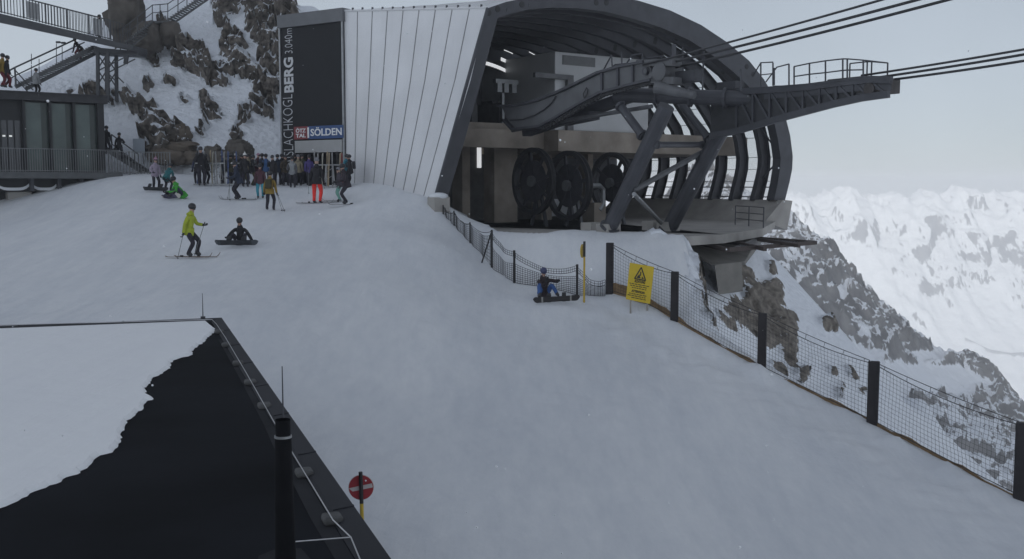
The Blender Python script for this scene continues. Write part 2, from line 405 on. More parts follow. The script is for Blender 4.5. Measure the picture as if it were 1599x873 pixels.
# the station floor keeps the snow out: ground lies lower under the deck and inside the shell
def inside(X, Y, poly):
    r = np.zeros(X.shape, bool); n = len(poly)
    for i in range(n):
        (x0, y0), (x1, y1) = poly[i], poly[(i+1) % n]
        c = ((y0 > Y) != (y1 > Y)) & (X < (x1-x0)*(Y-y0)/(y1-y0+1e-12)+x0); r ^= c
    return r
dk = [(p.x, p.y+.15) for p in deck_front] + [(S(t, s, 0).x, S(t, s, 0).y) for t, s in ((19, 3), (22, -1), (22, -14.5), (.6, -14.5), (.5, -8.5))]
def polydist(X, Y, poly):
    d = np.full(X.shape, 1e9); n = len(poly)
    for i in range(n):
        (x0, y0), (x1, y1) = poly[i], poly[(i+1) % n]; ex, ey = x1-x0, y1-y0
        t = np.clip(((X-x0)*ex+(Y-y0)*ey)/(ex*ex+ey*ey), 0, 1); d = np.minimum(d, np.hypot(X-x0-t*ex, Y-y0-t*ey))
    return d
near = (np.abs(X) < 25) & (Y > 30) & (Y < 70)
dd = np.where(near, polydist(X, Y, dk), 9)
Z = np.where(inside(X, Y, dk), np.minimum(Z, DZ+.07-.9*smooth(.05, .9, dd)), Z)
RX, RY = proj(X, Y, Z)
def blobs(RX, RY, lst, seed=1, amp=.55, sc=.045, flo=4):
    """rock outcrops: ellipses (px, py, rx, ry, tilt) with ragged edges, kept as a per-vertex mask on the ground itself"""
    wx = RX + 9*fbm(RX*sc, RY*sc, o=flo, seed=seed); wy = RY + 9*fbm(RX*sc+40, RY*sc, o=flo, seed=seed+11)
    m = np.full(RX.shape, -1.0)
    for (cx, cy, rx, ry, tl) in lst:
        c, s_ = math.cos(R(tl)), math.sin(R(tl)); dx, dy = wx-cx, wy-cy
        u, v = (dx*c+dy*s_)/rx, (-dx*s_+dy*c)/ry
        m = np.maximum(m, 1-np.sqrt(u*u+v*v))
    return m
spur_rocks = [(1086,425,9,28,-12),(1092,470,10,30,8),(1098,515,20,16,30),(1160,432,26,22,20),(1190,470,34,40,35),(1212,510,30,38,30),(1185,500,40,28,40),(1158,492,34,16,42),(1236,535,10,34,0),(1140,508,18,7,35),(1128,498,12,6,30),(1232,540,12,28,10),
              (1296,506,15,13,10),(1250,590,20,6,-35),(1215,580,16,7,30),(1240,568,8,12,0),(1300,575,5,9,-30),(1312,600,4,12,-15),(1335,580,6,14,-30),(1345,610,9,6,0),(1310,612,5,10,-20),(1480,760,20,30,30),(1420,730,14,8,30),(1208,418,4,12,-30)]
mk = blobs(RX, RY, spur_rocks, 21) + .30*fbm(X*1.2, Y*1.2, Z*1.2, o=5, seed=23)
mk = np.where(W > .4, mk, -1)
rk = smooth(-.08, .22, mk)
rgh = fbm(X*.9, Y*.9, Z*.9, o=5, seed=31, ridged=True)
fc = facets(X*.55, Y*.55, Z*.55, 301) + .5*facets(X*1.5, Y*1.5, Z*1.5, 311)
Z += W*(.18*fbm(X*.3, Y*.3, o=4, seed=33)) + rk*(.15+.22*fc+.10*rgh)
Y2 = Y - rk*(.25+.4*fc+.15*fbm(X*1.3, Z*1.3, Y*.5, o=4, seed=37))
m_spur = rock_snow_mat('snowy_slope_rock', (.11, .098, .086), (.30, .27, .235), 1.1, .62, .05, slope=(.2, .75), fine=4)
at = np.where(W > .4, rk*1.0-.28, -1.0)
# two sheets of one terrain: the piste (snow) and the broken ground beyond the fence
slope = cloud('snow_slope', X, Y, np.where(W > .5, Z-.05, Z), SNOW)
tag(slope, kind='structure')
jx = np.where(W.max(0) > .02)[0][0]
cliff = cloud('cliff_terrain', X[:, jx:], Y2[:, jx:], np.where(W > .05, Z+.03, Z-.35)[:, jx:], m_spur, at[:, jx:])
tag(cliff, kind='structure')

def foot(px, py, d0=None):
    """the point of the piste seen at photo pixel (px, py)"""
    lo, hi = 6.0, 60.0
    ds = np.linspace(lo, hi, 1400); r = ray(px, py)
    pts = [r*(d/r.y) for d in ds]
    gz = slope_z(np.array([p.x for p in pts]), np.array([p.y for p in pts])); dz = np.array([p.z for p in pts]) - gz
    i = np.where((dz[:-1] > 0) & (dz[1:] <= 0))[0]
    if d0 is not None and len(i): k = i[np.argmin(np.abs(ds[i]-d0))]
    elif len(i): k = i[0]
    else: k = int(np.argmin(np.abs(dz)))
    p = pts[k]; return Vector((p.x, p.y, float(slope_z(p.x, p.y)[()] if hasattr(slope_z(p.x, p.y), 'shape') else slope_z(p.x, p.y))))
def gz(x, y): return float(np.ravel(ground_z(np.array([x]), np.array([y]))[0])[0])

# ---- the rocky hill behind the crowd
hill_ctl = [P(*q) for q in [
    (150,290,57),(208,268,57),(250,258,56.5),(300,252,56.5),(360,258,57),(440,268,58),(520,270,60),
    (180,200,60),(240,190,59.5),(300,190,60),(380,190,61),(440,190,62),(240,215,58),
    (120,150,62),(160,130,63),(240,110,64),(320,110,64.5),(400,110,65),(450,110,66),
    (150,80,67),(200,60,67),(250,45,68),(330,40,69),(400,30,69),(450,40,69),
    (20,143,62),(60,122,64),(100,100,66),(140,82,68.5),(180,40,70),(230,-10,72),(300,-50,76),(400,-20,74),(440,12,72),(475,12,72),(520,40,72)]]
hill_ctl += [Vector(q) for q in [(-36,74,6),(-40,84,0),(-30,92,4),(-20,96,4),(-10,84,2),(-12,72,6),(-34,58,2.5),(-44,62,3),(-48,80,-6),(-38,52,0)]]
tps_hill = TPS(hill_ctl, .4)
X, Y = np.meshgrid(np.arange(-46, -10, .13), np.arange(52, 92, .13))
Z = tps_hill(X, Y)
Z += .25*fbm(X*.25, Y*.25, o=4, seed=41)
RX, RY = proj(X, Y, Z)
hill_rocks = [(231,63,20,24,0),(264,55,17,20,30),(243,90,10,16,-20),(360,8,34,14,0),(366,66,26,20,30),(352,38,22,10,30),(412,50,24,52,-25),(440,20,30,16,0),(425,95,22,40,-20),
    (305,92,32,26,35),(330,115,22,18,40),(285,100,16,10,20),(378,105,36,20,25),(405,122,30,16,40),(412,150,22,26,-20),(432,100,14,60,0),(350,80,10,8,0),(355,125,9,10,0),
    (228,173,26,10,8),(232,140,8,9,0),(203,153,10,12,-35),(268,128,18,8,25),(285,145,16,5,50),(325,158,13,9,35),(338,175,14,7,45),(330,180,20,5,25),(377,185,6,26,15),(388,175,8,14,0),(372,210,10,12,0),(420,170,10,16,20),
    (255,205,22,16,-10),(245,228,20,18,0),(278,212,20,16,0),(290,232,16,12,0),(262,243,34,10,0),(240,195,12,10,0),(300,245,14,10,0),(312,205,8,4,30),(318,200,10,4,-30),(225,215,8,6,0),(342,243,20,9,0),(325,246,16,10,0),(400,250,20,6,0),
    (140,140,14,6,-20),(150,150,20,6,0),(113,143,8,4,-20),(178,142,5,5,0),(160,160,30,5,0),(170,157,22,5,5)]
mk = blobs(RX, RY, hill_rocks, 51, sc=.07) + .36*fbm(X*.8, Y*.8, Z*.8, o=6, seed=53, gain=.62) + .06
rk = smooth(-.06, .30, mk)
rgh = fbm(X*.75, Y*.75, Z*.75, o=6, seed=61, ridged=True)
blk = fbm(X*.45+9, Z*.45, Y*.45, o=3, seed=67)
fc = facets(X*.42+.3*blk, Y*.42, Z*.42+.5*X*.2, 321) + 1.0*facets(X*1.1, Y*1.1, Z*1.1, 331) + .5*facets(X*2.6, Y*2.6, Z*2.6, 341)
Z2 = Z + rk*(.15+.55*fc); Y2 = Y - rk*(.35+1.15*fc+.15*rgh); X2 = X + rk*(.25*fc+.2*fbm(X*1.1, Z*1.1, Y*1.1, o=4, seed=71))
m_hill = rock_snow_mat('snowy_hill_rock', (.05, .046, .043), (.27, .24, .21), .9, .62, .05, slope=(.0, .60), fine=4.5, bumpd=.6)
hill = cloud('rocky_hill', X2, Y2, Z2, m_hill, rk*.72-.34)
tag(hill, kind='structure')

# ---- rock ridge a few hundred metres off, right of the station
ridge_ctl = [P(*q) for q in [
    (1080,280,450),(1150,310,430),(1192,329,405),(1222,337,395),(1245,362,390),(1268,380,385),(1300,396,380),(1326,428,370),(1350,470,365),(1375,508,360),(1402,543,350),
    (1440,555,400),(1480,566,405),(1530,568,400),(1552,586,392),(1599,645,380),(1700,740,370),(1850,850,360),
    (1250,450,330),(1300,520,325),(1350,560,315),(1250,600,280),(1400,640,300),(1500,650,330),(1450,740,265),(1590,760,265),(1590,700,305),(1700,830,260),(1150,420,340),(1150,600,260)]]
cr = [P(*q) for q in [(1192,329,405),(1268,380,385),(1326,428,370),(1402,543,350),(1480,566,405),(1552,586,392),(1700,740,370)]]
ridge_ctl += [Vector((c.x+70, c.y+90, c.z-110)) for c in cr] + [Vector((60,470,-90)), Vector((40,300,-70)), Vector((330,240,-160)), Vector((300,480,-260)), Vector((120,200,-110))]
tps_ridge = TPS(ridge_ctl, 1.0)
X, Y = np.meshgrid(np.arange(60, 330, .75), np.arange(230, 470, .75))
Z = tps_ridge(X, Y)
rg = fbm(X*.025+Z*.01, Y*.02, o=6, seed=81, ridged=True); r2 = fbm(X*.09, Y*.09, Z*.05, o=5, seed=83, ridged=True)
RX, RY = proj(X, Y, Z)
# ribs and gullies run down to the right, and the lower apron is smooth snow
apron = blobs(RX, RY, [(1345,560,40,22,20),(1460,600,70,32,10),(1440,560,40,12,0),(1480,590,70,20,8),(1420,600,60,30,20),(1310,455,16,14,0),(1240,620,40,60,0)], 91, sc=.03)
ap = smooth(-.1, .35, apron)
fr = facets(X*.06+Z*.03, Y*.05, Z*.05, 351) + .6*facets(X*.16, Y*.16, Z*.12, 361) + .35*facets(X*.45, Y*.45, Z*.4, 367)
Z += (4.0*rg + 2.2*r2 + 3.6*fr)*(1-.8*ap)
m_ridge = rock_snow_mat('ridge_rock', (.12, .117, .118), (.27, .26, .255), .05, .53, .06, stretch=(1.5, .7, .8), slope=(.35, .92), bumpd=2.0, rot=R(35), fine=6)
ridge = cloud('rock_ridge', X, Y, Z, m_ridge, .24 - .48*ap + .12*fbm(X*.03, Y*.03, o=3, seed=95))
tag(ridge, kind='structure')

# ---- the mountainside across the valley
far_ctl = []
for (px, py, d) in [(900,300,2350),(1100,300,2300),(1230,307,2250),(1262,312,2250),(1310,306,2250),(1350,326,2280),(1395,322,2280),(1432,306,2230),(1470,322,2260),(1520,332,2300),(1560,326,2280),(1590,308,2200),(1640,296,2200),(1750,280,2200),(1950,270,2200),
    (900,470,1950),(1100,470,1950),(1250,450,1990),(1400,450,1960),(1550,450,1950),(1700,450,1930),(1950,450,1930),
    (900,600,1760),(1200,600,1750),(1400,600,1750),(1600,600,1720),(1900,600,1720),(900,760,1500),(1400,760,1500),(1900,760,1480)]:
    far_ctl.append(P(px, py, d))
far_ctl += [Vector((x, 2750, -180)) for x in (0, 500, 1000, 1500)] + [Vector((x, 1150, -470)) for x in (0, 500, 1000, 1500)]
q = [Vector((v.x/100, v.y/100, v.z)) for v in far_ctl]
tps_far = TPS(q, .1)
X, Y = np.meshgrid(np.arange(60, 1750, 5.0), np.arange(1150, 2700, 6.5))
Z = tps_far(X/100, Y/100)
ribs = fbm(X*.009+.1*fbm(X*.003, Y*.003, o=2, seed=5), Y*.0024, o=6, seed=101, ridged=True)
r2 = fbm(X*.02, Y*.016, o=5, seed=103, ridged=True)
hi_ = smooth(-330, -60, Z)
fr = facets(X*.016, Y*.007, Z*.006, 371)+.6*facets(X*.04, Y*.02, Z*.018, 381)
Z += (26*ribs + 13*r2 + 13*fr)*(.25+.75*hi_)
FX, FY, FZ = X, Y, Z
m_far = rock_snow_mat('far_mountain_rock', (.16, .16, .165), (.27, .265, .265), .016, .58, .045, stretch=(1.6, .55, .55), slope=(.40, .86), bumpd=8.0, snowc=(.90, .92, .94), fine=6)
far = cloud('far_mountain', X, Y, Z, m_far, +.015 + .05*hi_ + .42*fbm(X*.0045, Y*.0035, o=4, seed=107))
tag(far, kind='structure')
# a road cut on the lower right of that side of the valley
rp = [P(1505,548,1830), P(1545,578,1800), P(1575,594,1790), P(1599,603,1785), P(1660,618,1775)]
mr_ = MB()
rows = []
for p in rp:
    z = FZ[int(np.argmin(np.abs(FY[:,0]-p.y))), int(np.argmin(np.abs(FX[0]-p.x)))]
    rows.append([Vector((p.x, p.y+4, z+3.5)), Vector((p.x, p.y-2, z+3.0)), Vector((p.x, p.y-4, z-4))])
mr_.grid(rows)
tag(mr_.build('valley_road', mat('road_grey', (.36,.37,.38), .9, bump=.1)), kind='structure')

# ---- valley floor: one sheet out past the horizon
gx = MB(); ng = 40; rows = []
for i in range(ng+1):
    rr = 30*(1.17**i) if i else 0.01
    rows.append([Vector((rr*math.cos(2*math.pi*k/48), rr*math.sin(2*math.pi*k/48), -520-.0*rr)) for k in range(49)])
gx.grid(rows)
vf = gx.build('valley_ground', rock_snow_mat('valley_snow', (.09,.09,.085), (.16,.16,.15), .01, .62, .08, use_attr=False, bumpd=3, slope=(.9,.99)))
tag(vf, kind='structure')

# ---- the air: one closed box of thin haze
hz = MB().box((200, 900, -250), (5200, 4200, 546))
ho = hz.build('haze', [])
hm = bpy.data.materials.new('thin_cloud_air'); hm.use_nodes = True; t = hm.node_tree
for n in list(t.nodes): t.nodes.remove(n)
o_ = t.nodes.new('ShaderNodeOutputMaterial'); pv = t.nodes.new('ShaderNodeVolumePrincipled')
pv.inputs['Color'].default_value = (.93, .95, .98, 1); pv.inputs['Density'].default_value = HAZE_DENSITY; pv.inputs['Anisotropy'].default_value = .1
t.links.new(pv.outputs[0], o_.inputs['Volume'])
ho.data.materials.clear(); ho.data.materials.append(hm)
tag(ho, kind='stuff')

# ---- unseen cloud bank, added behind the camera to shade the piste while the far mountainside is sunlit
cz = 430.0; cc = Vector((sdir.x/sdir.z*cz, sdir.y/sdir.z*cz, cz)) + Vector((-30, -10, 0))
mb = MB(); mb.ball((0,0,0), 1.0, 72, 36)
v = np.array(mb.v); n1 = fbm(v[:,0]*1.6, v[:,1]*1.6, v[:,2]*1.6+3, o=5, seed=401); n2 = fbm(v[:,0]*5, v[:,1]*5, v[:,2]*5, o=3, seed=403, ridged=True)
v = v*(1+.28*n1+.06*n2)[:, None]*np.array((360, 360, 75))
mb.v = [tuple(x) for x in v]
shade_cloud = mb.build('unseen_shade_cloud', mat('shade_cloud_grey', (.80,.81,.83), 1.0, var=.08, scale=.01, spec=0), smoothf=True); shade_cloud.location = cc
tag(shade_cloud, kind='stuff')
# ------------------------------------------------------------------ shared materials
M_CLAD = mat('white_cladding', (.72,.725,.74), .40, .05, var=.10, scale=.4)
M_SEAM = mat('seam_shadow_gap', (.30,.30,.31), .7)
M_STEEL = mat('dark_grey_steel', (.060,.062,.072), .5, .15, var=.22, scale=1.6, bump=.05, bscale=9)
M_STEEL2 = mat('worn_grey_steel', (.115,.118,.125), .55, .2, var=.28, scale=2.2, bump=.06, bscale=8)
M_GALV = mat('galvanised_steel', (.30,.31,.32), .45, .55, var=.15, scale=5)
M_CONC = mat('concrete', (.34,.325,.305), .9, var=.22, scale=.9, bump=.12, bscale=6)
M_CONCD = mat('weathered_concrete', (.27,.235,.20), .9, var=.38, scale=.8, bump=.15, bscale=5)
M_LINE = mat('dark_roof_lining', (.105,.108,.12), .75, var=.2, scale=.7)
M_RUBBER = mat('black_rubber', (.022,.022,.025), .6, var=.2)
M_BLACK = mat('black_panel', (.017,.018,.021), .6, spec=.2, var=.12, scale=.8)
M_GREYP = mat('grey_painted_panel', (.44,.45,.46), .5, .1, var=.09, scale=.9)
M_WHITE = mat('white_paint', (.78,.78,.78), .5, var=.04)
M_ROPE = mat('steel_rope', (.055,.055,.06), .5, .4, var=.15)
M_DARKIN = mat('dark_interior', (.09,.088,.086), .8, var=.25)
def glass_mat(name, col, alpha):
    m = bpy.data.materials.new(name); m.use_nodes = True; t = m.node_tree; b = t.nodes['Principled BSDF']
    b.inputs['Base Color'].default_value = (*col, 1); b.inputs['Roughness'].default_value = .12
    g = t.nodes.new('ShaderNodeTexNoise'); g.inputs['Scale'].default_value = 1.3; c = t.nodes.new('ShaderNodeTexCoord'); t.links.new(c.outputs['Object'], g.inputs['Vector'])
    r = t.nodes.new('ShaderNodeMapRange'); r.inputs[3].default_value = alpha*.75; r.inputs[4].default_value = min(1, alpha*1.25)
    t.links.new(g.outputs['Fac'], r.inputs[0]); t.links.new(r.outputs[0], b.inputs['Alpha'])
    return m
M_GLZ = glass_mat('frosted_glazing', (.75,.77,.78), .22)
M_GLOW = mat('glow_strip', (.8,.8,.8), .5, emit=(.95,.97,1.0,.62))  # emissive; stands in for daylight in the station's roof strips and slot

# ------------------------------------------------------------------ the cable car station: barrel shell open towards the right
DZ = -1.95
st = thing('cable_car_station', S(0, 0, DZ), 'large white clad cable car station with a wide arched mouth of dark ribs', 'building')
tb, sb = ts(P(540, 290, 51)); zb_top = P(540, 18, 51).z
front_px = [(679,309),(703,231),(735,125),(761,13),(790,3),(825,-4),(862,-10),(900,-12),(950,-8),(997,1),(1046,16),(1095,39),(1134,65),(1170,95),(1193,124),(1213,158),(1227,184),(1234,212),(1238,244),(1237,264),(1233,284),(1224,320)]
FR = []
for q in front_px:
    p = ons(*q, 0); FR.append((ts(p)[0], p.z))
FR = np.array(FR); NW = 4
fz = (FR[:NW, 1]-FR[0, 1])/(FR[NW-1, 1]-FR[0, 1])
BK = FR.copy()
BK[:NW, 0] = tb; BK[:NW, 1] = -.4 + fz*(zb_top+.4)
sh_t, sh_z = tb-FR[NW-1, 0], zb_top-FR[NW-1, 1]
for i in range(NW, len(FR)):
    f = max(0, 1-(i-NW+1)/5.0); BK[i, 0] += sh_t*f; BK[i, 1] += sh_z*f
def prof(s): w = min(1, max(0, s/sb)); return FR*(1-w)+BK*w
def inset(pr, d):
    out = []
    for i in range(len(pr)):
        a, b = pr[max(i-1, 0)], pr[min(i+1, len(pr)-1)]; tx, tz = b-a; l = math.hypot(tx, tz)
        out.append((pr[i][0] + tz/l*d, pr[i][1] - tx/l*d))
    return np.array(out)
SEND = -14.4
# white cladding of the near flank, with standing seams
mb = MB(); ns = 27
rows = []
for k in range(ns+1):
    s_ = sb*k/ns; pr = prof(s_); rows.append([S(pr[i][0], s_, pr[i][1]) for i in range(NW)])
mb.grid(rows, 0)
inn = [[p + Vector((.813,.582,0))*.25 for p in r] for r in rows]
mb.grid([r[::-1] for r in inn], 2)
outn = Vector((-.813, -.582, 0))
for k in range(1, 9):
    s_ = sb*(k+.0)/9; pr = prof(s_)
    line = [S(pr[i][0], s_, pr[i][1]) + outn*.012 for i in range(NW)]
    for a_, b_ in zip(line, line[1:]): mb.bar(a_, b_, .03, .035, up=outn, mi=1)
mb.build('flank_cladding', [M_CLAD, M_SEAM, M_LINE], st, fix=False)
# top edge flashing with small snow hooks
mb = MB()
top = [rows[k][NW-1] + Vector((0, 0, .03)) for k in range(ns+1)]
mb.tube(top, .06, 6, mi=0)
for k in range(1, ns, 2): mb.box(top[k] + Vector((0, 0, .08)), (.09, .09, .12), mi=1)
mb.build('top_flashing', [M_CLAD, M_STEEL], st)
# roof skin: light outside, dark lining inside
mb = MB(); srow = np.arange(0, SEND-.01, -.8)
GI0 = 10                                       # glazed between the ribs from this profile point down to the sill
ro = []; ri = []
for s_ in srow:
    pr = prof(s_); pi_ = inset(pr, .28)
    ro.append([S(t, s_, z) for t, z in pr[NW-1:GI0+1]]); ri.append([S(t, s_, z) for t, z in pi_[NW-1:GI0+1]])
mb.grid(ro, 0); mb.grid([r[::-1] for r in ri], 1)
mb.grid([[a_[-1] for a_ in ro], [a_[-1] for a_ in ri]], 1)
# roof seams and a guy rail along the ridge line
for k in range(1, len(srow), 2):
    for a_, b_ in zip(ro[k], ro[k][1:]): mb.bar(a_ + Vector((0,0,.03)), b_ + Vector((0,0,.03)), .05, .08, mi=0)
mb.build('roof_skin', [M_CLAD, M_LINE], st, fix=False)
# lining purlins seen inside
for i in range(NW, GI0, 1):
    mb = MB(); pts = []
    for s_ in srow: pi_ = inset(prof(s_), .36); pts.append(S(pi_[i][0], s_, pi_[i][1]))
    for a_, b_ in zip(pts, pts[1:]): mb.bar(a_, b_, .12, .16)
    mb.build('roof_purlin', M_STEEL, st)
# ribs
RIBS = [-1.7-1.62*k for k in range(8)]
for s_ in RIBS:
    mb = MB(); pr = prof(s_); a_ = inset(pr, .2); b_ = inset(pr, .74); f0 = inset(pr, .70); f1 = inset(pr, .78)
    n = len(pr)
    for q, h in ((-.09, 0), (.09, 0)):
        mb.grid([[S(*[a_[i][0], s_+q, a_[i][1]]) for i in range(NW-1, n)], [S(b_[i][0], s_+q, b_[i][1]) for i in range(NW-1, n)]])
    for q0, q1, e0, e1 in ((-.15, .15, f0, f0), (-.15, .15, f1, f1), (-.3, .3, a_, a_)):
        mb.grid([[S(e0[i][0], s_+q0, e0[i][1]) for i in range(NW-1, n)], [S(e1[i][0], s_+q1, e1[i][1]) for i in range(NW-1, n)]])
    for q in (-.15, .15):
        mb.grid([[S(f0[i][0], s_+q, f0[i][1]) for i in range(NW-1, n)], [S(f1[i][0], s_+q, f1[i][1]) for i in range(NW-1, n)]])
    for i in (11, 12, 13, 14):                 # round web holes in pairs
        for h in (.35, .62):
            f = h; c = a_[i]*(1-f)+b_[i]*f
            mb.disc(S(c[0], s_+.085, c[1]), AV, .13, .03, 12, 1)
    rb = mb.build('rib', [M_STEEL, M_RUBBER], st, fix=False)
# glazing between the ribs on the far flank, one strip per bay, with fine transoms
edges = [-.45] + RIBS
for e0, e1 in zip(edges, edges[1:]):
    mb = MB(); gi = list(range(GI0, len(FR)))
    rr = []
    for s_ in np.linspace(e0, e1, 3):
        pi_ = inset(prof(s_), .12); rr.append([S(pi_[i][0], s_, pi_[i][1]) for i in gi])
    mb.grid(rr, 0)
    for j in range(0, len(gi), 1): mb.bar(rr[0][j], rr[-1][j], .03, .03, mi=1)
    mb.build('glazing_strip', [M_GLZ, M_GALV], st, fix=False)
# rail along the foot of the glazing and wind braces in the first bay
mb = MB()
for h in (.9, .35):
    pts = []
    for s_ in np.arange(-.3, SEND, -1.0):
        pi_ = inset(prof(s_), .25); z = pi_[-1][1]+h; t = np.interp(z, pi_[:-6:-1, 1], pi_[:-6:-1, 0]); pts.append(S(t, s_, z))
    mb.tube(pts, .035, 6)
def wallpt(s_, i): pi_ = inset(prof(s_), .45); return S(pi_[i][0], s_, pi_[i][1])
mb.tube([wallpt(-.4, 18), wallpt(-1.7, 16)], .05, 6); mb.tube([wallpt(-.4, 18), wallpt(-1.7, 20)], .05, 6)
mb.build('glazing_rail', M_STEEL, st)
# the mouth frame: deep box section round the opening
mb = MB()
inner_px = [(699,309),(722,231),(752,125),(777,29),(792,23),(826,15),(862,12),(900,13),(945,18),(985,28),(1030,42),(1075,62),(1110,84),(1145,112),(1168,134),(1192,166),(1209,192),(1215,218),(1219,248),(1218,264),(1215,284),(1209,312)]
INR = []
for q in inner_px: p = ons(*q, 0); INR.append((ts(p)[0], p.z))
n = len(FR)
for s0 in (0.0, -.55):
    mb.grid([[S(FR[i][0], s0, FR[i][1]) for i in range(n)], [S(INR[i][0], s0, INR[i][1]) for i in range(n)]], 0)
for A_ in (FR, INR):
    mb.grid([[S(A_[i][0], 0, A_[i][1]) for i in range(n)], [S(A_[i][0], -.55, A_[i][1]) for i in range(n)]], 0)
mb.bar(S(FR[0][0]-.02, .06, FR[0][1]), S(FR[3][0]-.02, .06, FR[3][1]), .10, .12, mi=0)
for (hx, hy) in ((763,20),(777,14),(815,7),(931,4),(947,4),(1166,104),(1176,116)):
    mb.disc(ons(hx, hy, .0), AV, .14, .03, 14, 1)
mb.build('mouth_frame', [M_STEEL, M_RUBBER], st, fix=False)
# back wall, dark, with curved emissive strips standing in for daylit glazing; floor slab, deck, machine room
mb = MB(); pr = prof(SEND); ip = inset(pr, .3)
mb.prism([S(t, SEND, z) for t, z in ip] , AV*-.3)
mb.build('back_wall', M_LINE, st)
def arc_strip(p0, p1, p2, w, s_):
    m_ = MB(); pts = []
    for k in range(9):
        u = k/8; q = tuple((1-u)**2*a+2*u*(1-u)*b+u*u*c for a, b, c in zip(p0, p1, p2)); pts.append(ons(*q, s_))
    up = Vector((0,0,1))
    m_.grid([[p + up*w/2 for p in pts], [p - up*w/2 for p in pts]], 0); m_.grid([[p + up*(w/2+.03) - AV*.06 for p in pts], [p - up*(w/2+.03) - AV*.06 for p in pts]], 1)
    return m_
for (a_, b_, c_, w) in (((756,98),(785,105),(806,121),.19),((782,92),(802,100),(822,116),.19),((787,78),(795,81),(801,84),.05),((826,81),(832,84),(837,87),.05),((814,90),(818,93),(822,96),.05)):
    arc_strip(a_, b_, c_, w*1.0, -8.7).build('skylight_glow', [M_GLOW, M_STEEL], st, fix=False)
fp = [(694,322),(702,336),(718,348),(738,357),(776,364),(850,367),(930,364),(1000,366),(1060,370),(1130,366),(1191,357)]
fe = [onz(x, y, DZ) for x, y in fp]
deck = [Vector((p.x, p.y, DZ)) for p in fe]
tr, sr = ts(deck[-1])
deck += [S(21.6, .3, DZ), S(21.6, SEND, DZ), S(tb+.4, SEND, DZ), S(.5, sb, DZ)]
mb = MB(); mb.prism(deck, Vector((0, 0, -.36)))
mb.build('concrete_deck', M_CONC, st)
def tsbox(mb, t0, t1, s0, s1, z0, z1, mi=None):
    return mb.box(S((t0+t1)/2, (s0+s1)/2, (z0+z1)/2), (abs(t1-t0), abs(s1-s0), z1-z0), (RV, AV, Vector((0,0,1))), mi)
sM = -4.0
def tz(px, py, s_): p = ons(px, py, s_); return ts(p)[0], p.z
tA, z0 = tz(872, 203, sM); tB, _ = tz(1018, 203, sM); tC, _ = tz(1112, 203, sM); _, z1 = tz(872, 236, sM); _, zt = tz(872, 79, sM)
mb = MB(); tsbox(mb, tA, tC+3, sM, SEND+.2, z1, z0); tsbox(mb, .9, tA-.02, sM-1.8, SEND+.2, z1+.5, z0+.35)
tsbox(mb, .9, tA-.02, sM-1.2, sM-1.7, z1+.15, z0+.0)
mb.build('upper_floor_slab', M_CONCD, st)
mb = MB(); tsbox(mb, tA, tB, sM+.0-.3, sM-7, z0+.004, zt)
mr = mb.build('machine_room', M_GREYP, st); bevel(mr, .04)
mb = MB(); lt0, lz1 = tz(879, 87, sM-.3); lt1, lz0 = tz(928, 104, sM-.3)
for k in range(9):
    z = lz0+(lz1-lz0)*(k+.5)/9; tsbox(mb, lt0, lt1, sM-.34, sM-.26, z-.03, z+.022)
tsbox(mb, lt0-.05, lt1+.05, sM-.32, sM-.28, lz0-.04, lz1+.04)
mb.build('louvre', mat('louvre_grey', (.16,.165,.17), .6), mr)
mb = MB(); t0, za = tz(870, 120, sM-.2); t1, zb = tz(893, 140, sM-.2)
tsbox(mb, t0-1.5, t1, sM-.05, sM-.25, za-.12, za+.12); tsbox(mb, t1-.4, t1, sM-.04, sM-.24, z0, za-.1)
mb.build('duct', M_STEEL2, mr)
# lower storey: columns, back wall with a bright door slot glowing by emission, sill wall of the far flank
sL = -7.0
for (x0, x1, s_) in ((772, 808, sL), (722, 734, sL-1), (846, 862, sL-2), (918, 926, sL)):
    a_, _ = tz(x0, 270, s_); b_, _ = tz(x1, 270, s_); mb = MB(); tsbox(mb, a_, b_, s_, s_-1.0, DZ, z1+.5)
    mb.build('concrete_pillar', M_CONCD, st)
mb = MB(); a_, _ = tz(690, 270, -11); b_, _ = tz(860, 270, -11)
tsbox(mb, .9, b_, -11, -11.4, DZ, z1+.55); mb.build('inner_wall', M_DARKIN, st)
mb = MB(); a_, zq = tz(746, 262, -10.9); b_, zp = tz(751, 222, -10.9); tsbox(mb, a_, b_, -10.86, -10.98, zq, zp); mb.build('door_slot_glow', M_GLOW, st)
mb = MB()
sill = []
for s_ in np.arange(.35, SEND, -1.0):
    pi_ = inset(prof(s_), -.05); tt, zz = pi_[-1]
    sill.append([S(tt-.15, s_, DZ-.5), S(tt+.25, s_, zz+.25), S(tt-.55, s_, zz+.3), S(tt-2.0, s_, DZ+.002)])
mb.grid([r + [r[0]] for r in sill], 0); mb.add(sill[0], [(0,1,2,3)]); mb.add(sill[-1], [(3,2,1,0)])
mb.build('sill_wall', M_CONC, st)
# foundation block tapering under the deck's right end
def hull(name, pts, m, parent):
    bm = bmesh.new()
    for p in pts: bm.verts.new(p)
    r = bmesh.ops.convex_hull(bm, input=bm.verts)
    for v in [v for v in bm.verts if not v.link_faces]: bm.verts.remove(v)
    bmesh.ops.recalc_face_normals(bm, faces=bm.faces)
    me = bpy.data.meshes.new(name); bm.to_mesh(me); bm.free(); me.materials.append(m)
    o = bpy.data.objects.new(name, me); COL.objects.link(o); attach(o, parent); return o
k0, k1 = onz(1058, 374, DZ-.365), onz(1190, 363, DZ-.365)
hull('foundation_block', [k0, k1, k1+Vector((.5,3.0,0)), k0+Vector((0,4,0)), k0+Vector((.02,0,-.45)), k1+Vector((-.0,0,-.5)), P(1112,414,40.6), P(1163,408,42.2), P(1163,414,45), P(1112,414,44)], mat('stained_concrete', (.21,.20,.182), .9, var=.35, scale=.8, bump=.15, bscale=5), st)
